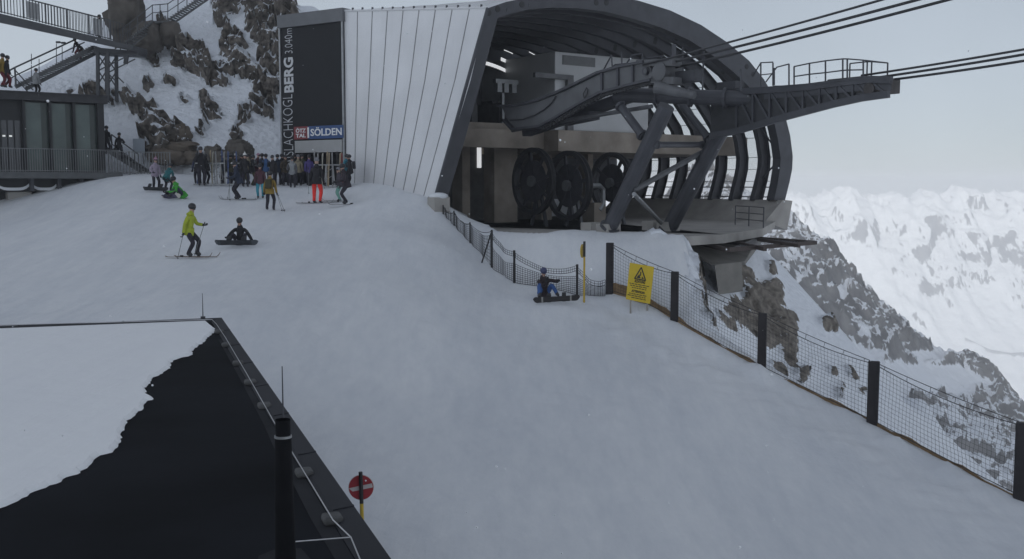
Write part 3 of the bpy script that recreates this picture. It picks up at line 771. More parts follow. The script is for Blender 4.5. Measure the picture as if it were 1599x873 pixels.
hull('foundation_pier', [P(1116,414,40.9), P(1158,408,42.3), P(1158,415,44.5), P(1116,415,44), P(1122,460,41.5), P(1160,452,42.5), P(1160,455,45), P(1122,455,45)], mat('stained_concrete', (.21,.20,.182)), st)
# guard rail at the deck's outer end
mb = MB(); g0, g1 = onz(1148, 351, DZ), onz(1192, 356, DZ)
for k in range(3):
    p = g0.lerp(g1, k/2); mb.tube([p, p+Vector((0,0,.95))], .03, 6)
for h in (.95, .63, .32): mb.tube([g0+Vector((0,0,h)), g1+Vector((0,0,h))], .022, 6)
mb.build('guard_rail', M_STEEL, st)
# lit clutter on the upper platform: rail, cabinets, hanging rope gear
mb = MB(); s_ = sM-2.6
for k in range(22):
    t = 1.6+k*.38; h = .5+1.3*random.random(); w = .12+.3*random.random()
    tsbox(mb, t, t+w, s_-random.random()*3, s_-.3-random.random()*3-.2, z0+.36, z0+.36+h)
mb.build('platform_cabinet', mat('platform_gear', (.05,.05,.053), .6, var=.5, scale=2), st)
mb = MB(); a_, zg = tz(771, 127, s_); b_, _ = tz(806, 127, s_)
tsbox(mb, a_, b_, s_+.2, s_-.1, zg-.1, zg+.12)
for q in (.15, .45, .8): tsbox(mb, a_+(b_-a_)*q-.14, a_+(b_-a_)*q+.14, s_+.25, s_-.12, zg-.55, zg-.08)
tsbox(mb, a_+(b_-a_)*.4-.07, a_+(b_-a_)*.4+.07, s_+.05, s_-.1, z0+.3, zg)
mb.build('rope_hanger', M_GALV, st)

# ------------------------------------------------------------------ rope support: girders, struts, cantilever and catwalk
T1, T2 = 4.5, 8.3
cb = thing('cable_support_frame', ont(1000, 355, T1), 'dark steel rope support with raking tube struts cantilevered out of the station mouth', 'steel frame')
def strut(name, pts, r, m=M_STEEL, n=14, rings=()):
    mb = MB(); mb.tube(pts, r, n)
    for f in rings:
        a_, b_ = Vector(pts[0]), Vector(pts[-1]); c = a_.lerp(b_, f); mb.disc(c, b_-a_, (r if not isinstance(r, list) else r[0])*1.35, .12, n)
    return mb.build(name, m, cb, smoothf=False)
strut('strut', [ont(951, 357, T1), ont(1041, 166, T1)], .31, rings=(.015,))
strut('strut', [ont(1042, 362, T2), ont(1146, 166, T2)], .33, rings=(.015,))
strut('short_strut', [ont(967, 163, T1), ont(1005, 214, T1)], .17, rings=(.06, .94))
strut('short_strut', [ont(1066, 166, T2), ont(1108, 218, T2)], .16, rings=(.94,))
strut('cross_tie', [ont(1024, 226, T1), ont(1099, 226, T2)], .12, rings=(.03, .97))
strut('cross_tie', [ont(990, 297, T1), ont(1096, 238, T2)], .11, M_STEEL2)
strut('cross_tie', [ont(990, 303, T1), ont(1036, 352, T2)], .09, M_GALV)
strut('pull_rod', [ont(800, 204, T1+.6), ont(872, 190, T1+.6), ont(1018, 166, T1+.6)], .085, M_STEEL2)
strut('main_tube', [ont(960, 148, T1+.7), ont(1204, 155, T2)], .30, rings=(.28, .5, .72))
strut('upper_tube', [ont(1025, 136, T1-.3), ont(1085, 149, T1+.2)], [.26, .14], M_STEEL2)
# curved guide girder: side plate with flanges, rising from the platform to the saddle
up_ = [(783,166),(812,165),(841,158),(866,149),(891,138),(915,126),(940,114),(975,104),(1012,97)]
lo_ = [(792,187),(806,202),(850,197),(870,186),(891,174),(915,160),(943,145),(985,134),(1023,125)]
mb = MB()
for th in (-.18, .18): mb.grid([[ont(*q, T1+th) for q in up_], [ont(*q, T1+th) for q in lo_]], 0)
for L_, h in ((up_, .06), (lo_, .06)):
    for a_, b_ in zip(L_, L_[1:]): mb.bar(ont(*a_, T1), ont(*b_, T1), .62, .10, mi=1)
for x in (940, 965, 988):
    mb.bar(ont(x, np.interp(x, [q[0] for q in up_], [q[1] for q in up_]), T1-.22), ont(x, np.interp(x, [q[0] for q in lo_], [q[1] for q in lo_]), T1-.22), .1, .1, mi=1)
mb.build('guide_girder', [mat('girder_grey_paint', (.12,.123,.13), .55, .1, var=.22, scale=1.2), M_STEEL], cb)
# rollers under the girder's lower edge
mb = MB()
for k in range(34):
    u = k/33; x = 850+u*(1018-850); y = np.interp(x, [q[0] for q in lo_], [q[1] for q in lo_])+2.6
    mb.disc(ont(x, y, T1-.12), RV, .10, .14, 10)
mb.build('guide_roller', M_RUBBER, cb)
# hanging slack cable and bracket on the girder side
mb = MB(); mb.tube([ont(x, y, T1-.24) for x, y in ((796,188),(815,187),(835,180),(850,171),(862,160),(868,150))], .03, 5)
mb.build('slack_cable', M_RUBBER, cb); mb = MB(); mb.tube([ont(x, y, T1-.26) for x, y in ((912,153),(911,146),(916,137),(918,140),(917,147),(912,154))], .025, 5); mb.build('cable_loop', M_RUBBER, cb)
# second guide girder lower chord going back along the rope line
mb = MB(); mb.bar(ont(822, 206, T1+1.2), ont(980, 152, T1+1.2), .5, .42); mb.bar(ont(880, 190, T1+.9), ont(928, 180, T1+.9), .6, .35)
mb.build('lower_girder', M_STEEL, cb)
# rope saddle at the girder's head
mb = MB(); mb.disc(ont(1032, 112, T1-.15), RV, .36, .22, 18, 0); mb.disc(ont(1008, 111, T1-.25), RV, .16, .1, 14, 1); mb.disc(ont(1008, 111, T1-.31), RV, .09, .06, 14, 0)
for a_, b_ in (((1000,99),(1056,98)),((1023,125),(1058,126)),((1020,118),(1052,130))): mb.bar(ont(*a_, T1), ont(*b_, T1), .45, .25, mi=0)
mb.box(ont(1052, 80, T1), (.16,.16,.5), mi=1); mb.box(ont(1052, 112, T1+.4), (.25,.7,1.0), (AV, RV, Vector((0,0,1))), 0)
mb.box(ont(1075, 120, T1+.6), (1.1,.5,.42), (AV, RV, Vector((0,0,1))), 1); mb.build('rope_saddle', [M_STEEL2, M_STEEL], cb)
mb = MB(); mb.box(ont(1140, 134, T2), (1.0,.5,.3), (AV, RV, Vector((0,0,1))), 1)
mb.build('sensor_box', [M_STEEL2, M_STEEL], cb)
# cantilever
mb = MB()
topc = [(1100,146),(1193,141),(1260,136),(1323,128),(1360,124),(1392,125)]; lowc = [(1110,212),(1150,205),(1225,183),(1300,163),(1345,153),(1388,147)]
for tt in (T2-.65, T2+.65):
    for L_ in (topc, lowc):
        for a_, b_ in zip(L_, L_[1:]): mb.bar(ont(*a_, tt), ont(*b_, tt), .16, .24)
for tt in (T2-.66, T2+.66):
    mb.grid([[ont(*q, tt) for q in topc[1:]], [ont(x+ (0), y+ (14 if x < 1300 else 16), tt) for x, y in topc[1:]]])
for k in range(9):
    x = 1150+k*26; yt = np.interp(x, [q[0] for q in topc], [q[1] for q in topc]); yl = np.interp(x, [q[0] for q in lowc], [q[1] for q in lowc])
    for tt in (T2-.65, T2+.65):
        mb.bar(ont(x, yt, tt), ont(x, yl, tt), .09); mb.bar(ont(x, yt, tt), ont(x+26, np.interp(x+26, [q[0] for q in lowc], [q[1] for q in lowc]), tt), .08)
    mb.bar(ont(x, yl, T2-.65), ont(x, yl, T2+.65), .12); mb.bar(ont(x, yt, T2-.65), ont(x, yt, T2+.65), .12)
mb.build('cantilever_truss', M_STEEL, cb)
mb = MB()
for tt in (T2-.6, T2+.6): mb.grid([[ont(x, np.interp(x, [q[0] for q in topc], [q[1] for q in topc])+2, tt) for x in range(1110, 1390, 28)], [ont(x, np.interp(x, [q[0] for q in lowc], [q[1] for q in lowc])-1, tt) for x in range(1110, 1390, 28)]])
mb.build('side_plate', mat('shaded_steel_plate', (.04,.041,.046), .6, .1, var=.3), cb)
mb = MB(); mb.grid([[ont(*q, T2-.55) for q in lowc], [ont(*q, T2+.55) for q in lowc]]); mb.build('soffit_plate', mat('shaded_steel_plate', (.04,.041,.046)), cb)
mb = MB(); mb.box(ont(1372, 135, T2), (.9, 1.2, .50), (AV, RV, Vector((0,0,1)))); mb.box(ont(1330, 131, T2), (1.6, .7, .4), (AV, RV, Vector((0,0,1))))
mb.disc(ont(1357, 139, T2-.68), RV, .22, .08, 14); bevel(mb.build('rope_outlet', mat('rusty_dark_steel', (.065,.058,.057), .7, .1, var=.4, scale=2.5), cb), .03)
# catwalk railing
mb = MB()
rl = [(1188,136,98),(1207,134,98),(1209,133,106),(1232,133,100),(1240,133,104),(1264,131,99),(1289,130,95),(1316,126,92),(1323,125,92),(1348,122,94)]
for x, yb, yt in rl: mb.tube([ont(x, yb, T2-.7), ont(x, yt, T2-.7)], .03, 6)
tops = [ont(x, yt, T2-.7) for x, yb, yt in rl]; mids = [ont(x, (yt+yb)/2+1, T2-.7) for x, yb, yt in rl]
for L_ in (tops[4:], mids[4:]): mb.tube(L_, .026, 6)
mb.tube([ont(1176,118,T2-.7), ont(1188,98,T2-.7), ont(1207,97,T2-.7)], .026, 6); mb.tube([ont(1196,128,T2-.7), ont(1213,105,T2-.7), ont(1232,100,T2-.7)], .026, 6); mb.tube([ont(1188,117,T2-.7), ont(1206,115,T2-.7)], .022, 6)
far_t = [ont(x, yt, T2-.7) + RV*1.4 for x, yb, yt in rl[6:]]; mb.tube(far_t, .026, 6); mb.tube([tops[-1], tops[-1]+RV*1.4], .026, 6)
for p in far_t: mb.tube([p, p-Vector((0,0,.75))], .028, 6)
mb.build('catwalk_railing', M_STEEL, cb)
mb = MB(); mb.grid([[ont(x, yb+.5, T2-.75) for x, yb, yt in rl], [ont(x, yb+.5, T2-.75)+RV*1.5 for x, yb, yt in rl]]); mb.build('catwalk_grating', M_STEEL2, cb)
mb = MB()                                       # service ladder rails beside the saddle
for (x0, y0, x1, y1) in ((941,112,955,86),(955,86,956,106),(950,109,961,101),(971,82,971,104),(978,100,987,86),(987,86,1003,84),(1003,84,1003,96),(961,101,980,99),(1003,92,1035,88)):
    mb.tube([ont(x0, y0, T1+.4), ont(x1, y1, T1+.4)], .032, 6)
mb.build('service_railing', M_STEEL, cb)
for (x0, y0, x1, y1) in ((1067,118,1066,74),(1097,140,1099,80),(1157,142,1157,108)):
    mb = MB(); mb.tube([ont(x0, y0, T1+.4), ont(x1, y1, T1+.4)], .032, 6); mb.build('railing_post', M_STEEL, cb)
# concrete pads under the struts
for (x, y, T_) in ((925,352,T1+.4),(950,358,T1),(1020,356,T2),(1043,364,T2)):
    mb = MB(); p = ont(x, y, T_); mb.box(Vector((p.x, p.y, DZ+.16)), (.7, .7, .5), (RV, AV, Vector((0,0,1)))); mb.build('footing', M_CONC, cb)

# rope wheels on the lower deck
def rope_wheel(px, py, s_, r, label, spoke=True):
    c = ons(px, py, s_); w = thing('rope_wheel', c, label, 'wheel', 'large rope wheels under the station floor')
    mb = MB(); N_ = 40; prof_ = [(r, -.13), (r, -.09), (r-.1, -.04), (r-.1, .04), (r, .09), (r, .13), (r-.22, .13), (r-.22, -.13), (r, -.13)]
    rows = []
    for k in range(N_+1):
        a = 2*math.pi*k/N_; d = AV*math.cos(a) + Vector((0,0,1))*math.sin(a); rows.append([c + d*q + RV*x for q, x in prof_])
    mb.grid(rows); mb.build('rim', M_RUBBER, w)
    mb = MB()
    for k in range(8):
        a = 2*math.pi*k/8+.2; d = AV*math.cos(a) + Vector((0,0,1))*math.sin(a); mb.bar(c+d*.2, c+d*(r-.18), .16, .1, up=RV)
    mb.disc(c, RV, .62*r, .05, 28); mb.build('spokes', mat('wheel_paint', (.035,.035,.042), .5, .2, var=.35, scale=3), w)
    mb = MB(); mb.disc(c, RV, .26, .45, 16); mb.build('hub', M_STEEL2, w)
    mb = MB(); lo = Vector((c.x, c.y, DZ))
    for q in (.34,):
        for a in (-.6, .6): mb.bar(c + RV*q, lo + RV*q + AV*a, .14, .14)
    mb.build('bearing_stand', M_STEEL, w)
rope_wheel(833, 283, -2.2, 1.62, 'large dark rope wheel nearest the leaning left edge of the station mouth')
rope_wheel(888, 290, -.6, 1.66, 'middle and biggest looking dark rope wheel under the concrete floor')
rope_wheel(955, 286, -1.6, 1.55, 'large dark rope wheel partly hidden behind the raking tube strut')
gb = thing('motor_block', ons(930, 320, -1.6), 'concrete bearing block with a rounded steel cover between two rope wheels', 'machine')
mb = MB(); p = ons(928, 318, -1.9); mb.box(Vector((p.x, p.y, DZ+.55)), (.75,.9,1.1), (RV, AV, Vector((0,0,1)))); mb.build('block', M_CONCD, gb)
mb = MB(); mb.tube([ons(x, y, -1.5) for x, y in ((916,290),(936,290),(942,296),(942,318),(936,328))], .13, 8); mb.build('cover', M_GALV, gb)

# steel walkway frame sticking out below the deck
wk = thing('walkway_frame', onz(1137, 390, -2.45), 'rusty steel walkway frame sticking out below the concrete deck', 'steel frame')
zf = -2.45
Q = {k: onz(*k, zf) for k in ((1064,374),(1137,390),(1195,389),(1248,383),(1274,379),(1180,372),(1128,375))}
mb = MB()
for a_, b_ in (((1064,374),(1137,390)),((1137,390),(1274,379)),((1180,372),(1274,379)),((1128,375),(1195,389)),((1064,374),(1128,375))):
    mb.bar(Q[a_], Q[b_], .13, .16)
mb.bar(onz(1184,374,zf+.1), onz(1248,384,zf+.1), .1, .14)
mb.build('beam', mat('rusted_beam', (.07,.055,.05), .75, .2, var=.35, scale=2), wk)
mb = MB()
for k in range(26):
    u = k/25; mb.bar(Q[(1180,372)].lerp(Q[(1274,379)], u), Q[(1137,390)].lerp(Q[(1274,379)], u), .012, .03)
mb.build('grating', M_STEEL2, wk)

# ------------------------------------------------------------------ track and haul ropes
def rope(a_, b_, label, r=.05, sag=.25):
    mb = MB(); r = r*.85; mb.tube([a_.lerp(b_, k/16) + Vector((0,0,-sag*4*(k/16)*(1-k/16))) for k in range(17)], r, 8)
    o = mb.build('suspension_rope', M_ROPE, smoothf=True); tag(o, label, 'cable', 'ropes running out of the station')
rope(ont(1004,101,T1-.3), ont(1349,0,T1-.3) + (ont(1349,0,T1-.3)-ont(1004,101,T1-.3))*1.2, 'dark rope from the saddle, topmost of the three climbing over the arch', .045, .15)
rope(ont(1022,104,T1), ont(1402,0,T1) + (ont(1402,0,T1)-ont(1022,104,T1))*1.0, 'dark rope from the saddle, middle of the three climbing over the arch', .055, .15)
rope(ont(1052,106,T1+.4), ont(1449,0,T1+.4) + (ont(1449,0,T1+.4)-ont(1052,106,T1+.4))*.9, 'dark rope from the saddle, lowest of the three climbing over the arch', .055, .15)
rope(ont(1345,118,T2-.3), ont(1599,72,T2-.3) + (ont(1599,72,T2-.3)-ont(1345,118,T2-.3))*1.2, 'dark rope leaving the catwalk tip, topmost of the lower three', .045, .1)
rope(ont(1370,121,T2), ont(1599,80,T2) + (ont(1599,80,T2)-ont(1370,121,T2))*1.2, 'dark rope leaving the catwalk tip, middle of the lower three', .05, .1)
rope(ont(1388,125,T2+.3), ont(1599,90,T2+.3) + (ont(1599,90,T2+.3)-ont(1388,125,T2+.3))*1.2, 'dark rope leaving the catwalk tip, lowest of the lower three', .05, .1)

# ------------------------------------------------------------------ black entrance tower with the station's name
B0 = P(540, 290, 50.9); A0 = P(443, 290, 53.2); A0.z = B0.z
FU = (B0-A0); FU.z = 0; FW = FU.length; FU.normalize(); FN = Vector((FU.y, -FU.x, 0))
if FN.y > 0: FN = -FN
def fac(px, py, off=0): return onplane(px, py, A0 + FN*off, FN)
tw = thing('entrance_tower', A0.lerp(B0, .5), 'tall black entrance tower with white upright lettering and a roller shutter door', 'building')
zt_l, zt_r = fac(443, 43).z, fac(539, 33).z; zc = fac(540, 17).z; zd = fac(500, 238).z; zg_ = A0.z-.6
mb = MB(); UZ = Vector((0,0,1))
def fbox(mb, u0, u1, z0, z1, d0, d1, mi=None):
    return mb.box(A0 + FU*((u0+u1)/2) + FN*((d0+d1)/2) + Vector((0,0,(z0+z1)/2-A0.z)), (u1-u0, abs(d1-d0), z1-z0), (FU, FN, UZ), mi)
uo0 = (fac(461,260)-A0).dot(FU); uo1 = (fac(535,260)-A0).dot(FU)
fbox(mb, 0, FW, zd, zt_r, 0, -5); fbox(mb, 0, uo0, zg_, zd-.003, 0, -5); fbox(mb, uo1, FW, zg_, zd-.003, 0, -5); fbox(mb, uo0+.003, uo1-.003, zg_, zd-.006, -2.5, -5)
mb.build('wall', M_BLACK, tw)
mb = MB(); cap = [A0 + FU*u_ + FN*d for u_, d in ((-.12,.12),(FW+.05,.12),(FW+.05,-5.1),(-.12,-5.1))]
mb.prism([Vector((p.x, p.y, zt_r+.004)) for p in cap], (0,0,zc-zt_r+.15)); mb.build('roof_cap', mat('slate_cap', (.13,.135,.145), .6, var=.15, scale=1.5), tw)
mb = MB(); fbox(mb, -.10, -.005, zg_, zt_r, .06, -.3); fbox(mb, FW-.09, FW-.0, zg_, zt_r, .08, .003); mb.build('edge_trim', M_GALV, tw)
mb = MB()
def name_text(s, x0, x1, y_lo, y_hi, bold):
    """upright lettering read from below: writing direction is up, letter tops to the left"""
    a_ = fac(x1, y_lo, .0); b_ = fac(x1, y_hi, .0); c = fac(x0, y_lo, .0)
    text_on(mb, s, a_, UZ, -FU, FN, b_.z-a_.z, (a_-c).dot(FU), bold, .012)
name_text('GAISLACHKOGL', 444.5, 459, 270, 147, -.022); name_text('BERG', 444.5, 459, 144, 89, .03); name_text('3.040m', 445.5, 457, 83, 44, -.02)
mb.build('name_lettering', mat('white_letter', (.55,.56,.58), .5), tw)
# sign over the shutter
sp0, sp1 = fac(461, 218), fac(538, 195); su0, su1 = (sp0-A0).dot(FU), (sp1-A0).dot(FU); sz0, sz1 = sp0.z, sp1.z; sx = su0 + (su1-su0)*.29
mb = MB(); fbox(mb, su0, sx, sz0, sz1, .09, .004, 0); fbox(mb, sx+.002, su1, sz0, sz1, .09, .004, 1); fbox(mb, sx-.01, sx+.09, sz0+.06, sz1-.06, .115, .092, 2)
sg = mb.build('sign_board', [mat('sign_red', (.20,.035,.042), .5), mat('sign_blue', (.028,.072,.20), .5), M_WHITE], tw)
mb = MB(); o_ = A0 + FN*.09
def sgt(s, u0, u1, z0, z1, b): text_on(mb, s, A0 + FU*u0 + FN*.09 + Vector((0,0,z0-A0.z)), FU, UZ, FN, u1-u0, z1-z0, b, .008)
w_ = sx-su0; hgt = sz1-sz0
sgt('ÖTZ', su0+w_*.16, sx-w_*.14, sz0+hgt*.52, sz1-hgt*.10, .02); sgt('TAL', su0+w_*.16, sx-w_*.14, sz0+hgt*.14, sz0+hgt*.44, .02)
mb.build('sign_lettering', mat('sign_white', (.75,.75,.76), .5), sg); mb = MB()
sgt('SÖLDEN', sx+.20, su1-.10, sz0+hgt*.22, sz1-hgt*.10, .02)
mb.build('sign_lettering', mat('sign_white', (.75,.75,.76), .5), sg)
mb = MB(); z_a, z_b = fac(500, 238).z, fac(500, 219).z
for k in range(9): fbox(mb, su0+.03, su1-.12, z_a+(z_b-z_a)*k/9+.008, z_a+(z_b-z_a)*(k+1)/9-.008, .075, .004)
fbox(mb, su0+.03, su1-.12, z_a, z_b, .05, .006)
mb.build('roller_shutter', mat('shutter_aluminium', (.40,.405,.41), .5, .15, var=.06), tw)
mb = MB(); fbox(mb, FW-.55, FW-.46, fac(530,262).z, fac(530,240).z, -.4, -.46); mb.build('door_lamp', M_GLOW, tw)
# ------------------------------------------------------------------ foreground building: flat black roof with parapet
RZ, PZ = -2.905, -2.85
K = onz(346, 496, PZ); KE = onz(611, 873, PZ); ed = (KE-K).normalized(); KL = onz(0, 509, PZ); ld = (KL-K).normalized()
E1 = K + ed*26.5; L1 = K + ld*22
bl = thing('flat_roof_building', Vector((K.x-4, K.y-6, -9)), 'building with flat black bitumen roof, half covered by snow, in front of the piste', 'building')
nin = Vector((-ed.y, ed.x, 0)); nin = nin if nin.dot(ld) > 0 else -nin
nbk = Vector((-ld.y, ld.x, 0)); nbk = nbk if nbk.dot(ed) > 0 else -nbk
corner = [K, E1, E1+ld*22, L1]
M_BIT = mat('bitumen_membrane', (.0105,.0117,.015), .92, spec=.12, var=.55, scale=.45, bump=.08, bscale=3)
M_BIT2 = mat('worn_bitumen_strip', (.030,.031,.035), .9, spec=.15, var=.3, scale=1.5, bump=.1, bscale=5)
M_PAR = mat('parapet_sheet', (.028,.029,.035), .65, .1, spec=.25, var=.25, scale=.9, bump=.04, bscale=3)
mb = MB(); mb.prism([Vector((p.x, p.y, RZ-.02)) + (nin*.03 if i < 2 else Vector()) + (nbk*.03 if i in (0,3) else Vector()) for i, p in enumerate(corner)], (0,0,-7)); mb.build('wall', mat('dark_render', (.08,.08,.085), .8), bl)
mb = MB(); mb.add([Vector((p.x, p.y, RZ)) for p in corner], [(0,1,2,3)]); mb.build('roof_membrane', M_BIT, bl)
W_ = .19
def parapet(a_, b_, n_):
    mb = MB(); d = (b_-a_).normalized()
    sec = [(0, -.45), (0, 0), (W_, -.02), (W_+.04, RZ-PZ+.004)]
    rows = []
    L_ = (b_-a_).length; ns = max(2, int(L_/2.0))
    for i in range(len(sec)-1):
        mb.add([a_ + n_*sec[i][0] + UZ*sec[i][1] + (d*sec[i][0] if True else 0), b_ + n_*sec[i][0] + UZ*sec[i][1], b_ + n_*sec[i+1][0] + UZ*sec[i+1][1], a_ + n_*sec[i+1][0] + UZ*sec[i+1][1] + d*sec[i+1][0]], [(0,1,2,3)])
    for k in range(1, ns): p = a_ + d*(2.0*k); mb.bar(p + UZ*.003, p + n_*W_ + UZ*(-.017), .04, .012)
    return mb
parapet(K, E1, nin).build('parapet', M_PAR, bl); parapet(K, L1, nbk).build('parapet', M_PAR, bl)
strip_l = [(341,530),(375,592),(412,663),(429,702),(460,760),(484,808),(523,873),(570,960)]
strip = [onz(*q, RZ+.005) for q in strip_l]
base = [Vector((K.x,K.y,RZ+.005)) + nin*(W_+.05) + ed*((p-K).dot(ed)) for p in strip]
mb = MB(); mb.grid([strip, base]); mb.build('edge_strip', M_BIT2, bl)
mb = MB(); a_ = onz(402, 873, RZ+.006); pts = [onz(x, y, RZ+.006) for x, y in ((404,868),(428,858),(470,856),(485,873),(500,930),(380,930))]; mb.add(pts, [tuple(range(6))]); mb.build('repair_patch', M_BIT2, bl)
# snow lying on the roof
ed_px = [(337,512),(320,530),(300,544),(290,554),(266,564),(256,578),(237,590),(227,605),(232,619),(213,639),(208,651),(191,668),(186,687),(169,702),(145,714),(121,728),(116,736),(92,743),(68,757),(48,767),(29,779),(0,791),(-60,822),(-160,880),(-300,980)]
pts = [onz(*q, RZ+.03) for q in ed_px]
fine = []
for i in range(len(pts)-1):
    n = max(3, int((pts[i+1]-pts[i]).length/.07))
    for k in range(n):
        p = pts[i].lerp(pts[i+1], k/n); q = np.array([p.x]), np.array([p.y])
        w = .11*float(fbm(q[0]*1.6, q[1]*1.6, o=4, seed=201)[0]) + .055*float(fbm(q[0]*11, q[1]*11, o=4, seed=203)[0])
        fine.append(p + Vector((w, -w*.6, 0)))
far_e = [Vector((p.x, p.y, RZ+.03)) for p in (L1 + nbk*(W_+.04) + Vector((-1,-14,0)), L1 + nbk*(W_+.04), K + nbk*(W_+.10) + ld*.35)]
mb = MB(); n = len(fine)
# thin at the melting lip, thicker inwards; rows of offsets towards the snow side
def offs(d, z): 
    return [Vector((p.x-d*.75, p.y+d*.66, RZ+z)) for p in fine]
r0, r1, r2 = offs(0, .006), offs(.03, .022), offs(.10, .04)
mb.grid([r0, r1, r2])
poly = r2 + [Vector((p.x, p.y, RZ+.04)) for p in far_e]
mb.add(poly, [tuple(range(len(poly)))])
mb.add([Vector((p.x, p.y, RZ+.04)) for p in far_e] + [Vector((p.x, p.y, RZ+.006)) for p in far_e], [(0,1,4,3),(1,2,5,4)])
snow_r = mb.build('roof_snow', FRESH, bl)
tag(snow_r, 'melting snow sheet with ragged lip')
# lightning conductor: wire on blocks, rods
lc = thing('lightning_conductor', onz(440, 690, RZ), 'lightning conductor wire on grey blocks along the black roof edge', 'wire')
wire_px = [(331,499),(338,506),(352,527),(385,583),(428,659),(455,704),(490,762),(520,812),(548,839),(562,873),(600,950)]
wp = [onz(*q, RZ+.085) for q in wire_px]; mb = MB(); mb.tube(wp, .006, 6); mb.tube([onz(460,846,RZ+.05), onz(548,839,RZ+.085)], .006, 6); mb.tube([onz(0,508,PZ+.03), onz(320,499,PZ+.03), wp[0]], .008, 5)
mb.build('wire', mat('bright_wire', (.55,.55,.56), .35, .7, var=.1), lc)
for (x, y) in ((343,518),(354,539),(372,568),(391,598),(413,635),(475,741),(519,814)):
    mb = MB(); p = onz(x, y+3, RZ); mb.box(p + UZ*.04, (.19,.17,.075), (ed, nin, UZ)); bk = mb.build('block', mat('dirty_block', (.10,.10,.10), .9, var=.3, scale=6, bump=.2, bscale=30), lc); bevel(bk, .03, 3)
rod_base = onz(443, 690, RZ); mb = MB(); mb.tube([rod_base, Vector((rod_base.x, rod_base.y, P(442,572,rod_base.y).z))], [.012,.006], 6); mb.build('rod', M_STEEL, lc)
rb = onz(317, 497, PZ); mb = MB(); mb.tube([rb, Vector((rb.x, rb.y, P(316,458,rb.y).z))], [.012,.006], 6); mb.disc(rb+UZ*.02, UZ, .05, .04, 10); mb.build('rod', M_STEEL, lc)
vp = thing('vent_pipe', Vector((P(441.5,655,7).x, 7, RZ)), 'black round vent pipe with a metal band standing on the roof', 'pipe')
px_, zt_ = P(441.5,655,7).x, P(441.5,655,7).z
mb = MB(); mb.tube([Vector((px_,7,RZ)), Vector((px_,7,zt_-.13))], [.078,.057], 24); mb.tube([Vector((px_,7,zt_-.13)), Vector((px_,7,zt_))], .052, 24, caps=False); mb.tube([Vector((px_,7,zt_-.02)), Vector((px_,7,zt_-.10))], .046, 24)
mb.build('pipe', mat('black_pipe_paint', (.010,.0105,.0125), .8, spec=.12, var=.3, scale=4), vp, smoothf=False)
mb = MB(); mb.tube([Vector((px_,7,zt_-.128)), Vector((px_,7,zt_-.112))], .060, 24); mb.build('band', M_GALV, vp)

# ------------------------------------------------------------------ piste signs and marker poles
M_YEL = mat('yellow_pole', (.50,.34,.03), .5, var=.1); M_BLK = mat('black_plastic', (.014,.014,.016), .45)
sg_ = thing('no_entry_sign', foot(563, 836, 18.5), 'round red no entry disc with white bar on a black and yellow pole', 'sign')
d = sg_.location.y; tp = P(563, 737, d)
mb = MB(); x, z0_ = tp.x, sg_.location.z
mid = P(563, 786, d).z
mb.tube([Vector((x+.02, d, z0_-.3)), Vector((x+.01, d, mid))], .030, 10, mi=0); mb.tube([Vector((x+.01, d, mid)), Vector((x, d, tp.z))], .031, 10, mi=1)
mb.build('pole', [M_YEL, M_BLK], sg_)
c = P(563, 763, d) + Vector((0,.06,0)); rr = 19.6*d/1600
mb = MB(); mb.disc(c, Vector((.05,-1,.06)), rr, .02, 36, 0); mb.disc(c+Vector((0,.008,0)), Vector((.05,-1,.06)), rr+.008, .012, 36, 1)
bu = Vector((math.cos(R(12)), 0, math.sin(R(12))))
mb.box(c + Vector((0,-.014,0)), (rr*1.9, .012, .062), (bu, Vector((0,1,0)), bu.cross(Vector((0,1,0)))), 1)
mb.build('disc', [mat('sign_disc_red', (.36,.035,.045), .45, var=.08), mat('disc_white', (.6,.55,.54), .5)], sg_)
mk_ = thing('marker_pole', foot(912, 472, 38), 'thin yellow piste marker pole with black top beside the net', 'pole')
d = mk_.location.y; p0 = mk_.location; pt = P(912, 377, d)
mb = MB(); mb.tube([p0-UZ*.2, Vector((p0.x, d, P(912,401,d).z))], .035, 8, mi=0); mb.tube([Vector((p0.x, d, P(912,401,d).z)), Vector((p0.x, d, pt.z))], .042, 8, mi=1); mb.build('pole', [M_YEL, M_BLK], mk_)
mb = MB(); mb.disc(P(909.5,392,d)+Vector((0,.05,0)), Vector((1,-.36,0)), .24, .025, 20); mb.build('disc', M_YEL, mk_)

# ------------------------------------------------------------------ right hand safety fence: thick dark posts, square mesh, kickboards
M_POST = mat('dark_stained_timber', (.022,.019,.021), .8, var=.35, scale=3, bump=.25, bscale=14)
M_NET = mat('black_net_cord', (.03,.03,.033), .8, var=.1)
M_WOOD = mat('kickboard_timber', (.22,.145,.075), .85, var=.35, scale=2.5, bump=.2, bscale=12)
FPOST = [(952.5,379,450,36.2,12.5),(1054,424,503,34.4,13),(1191,489,578,31.5,14.5),(1365,564,663,28.3,19),(1598,660,783,24.2,22)]
fe_ = thing('safety_fence', P(1190,578,32.6), 'long safety fence of thick dark posts and black mesh along the cliff edge', 'fence')
PT = []
for (x, yt, yb, d, w) in FPOST:
    t_, b_ = P(x, yt, d), P(x-1, yb, d); b_ = Vector((t_.x-.0, d, b_.z)); PT.append((t_, b_))
    mb = MB(); wd = w*d/1600; fd_ = Vector((.6,-.8,0)); 
    mb.box(Vector((t_.x, d, (t_.z+b_.z-.5)/2)), (wd*.92, .16, t_.z-b_.z+.5), (Vector((.94,-.34,0)).normalized(), Vector((.34,.94,0)).normalized(), UZ))
    o = mb.build('post', M_POST, fe_); bevel(o, .025, 2)
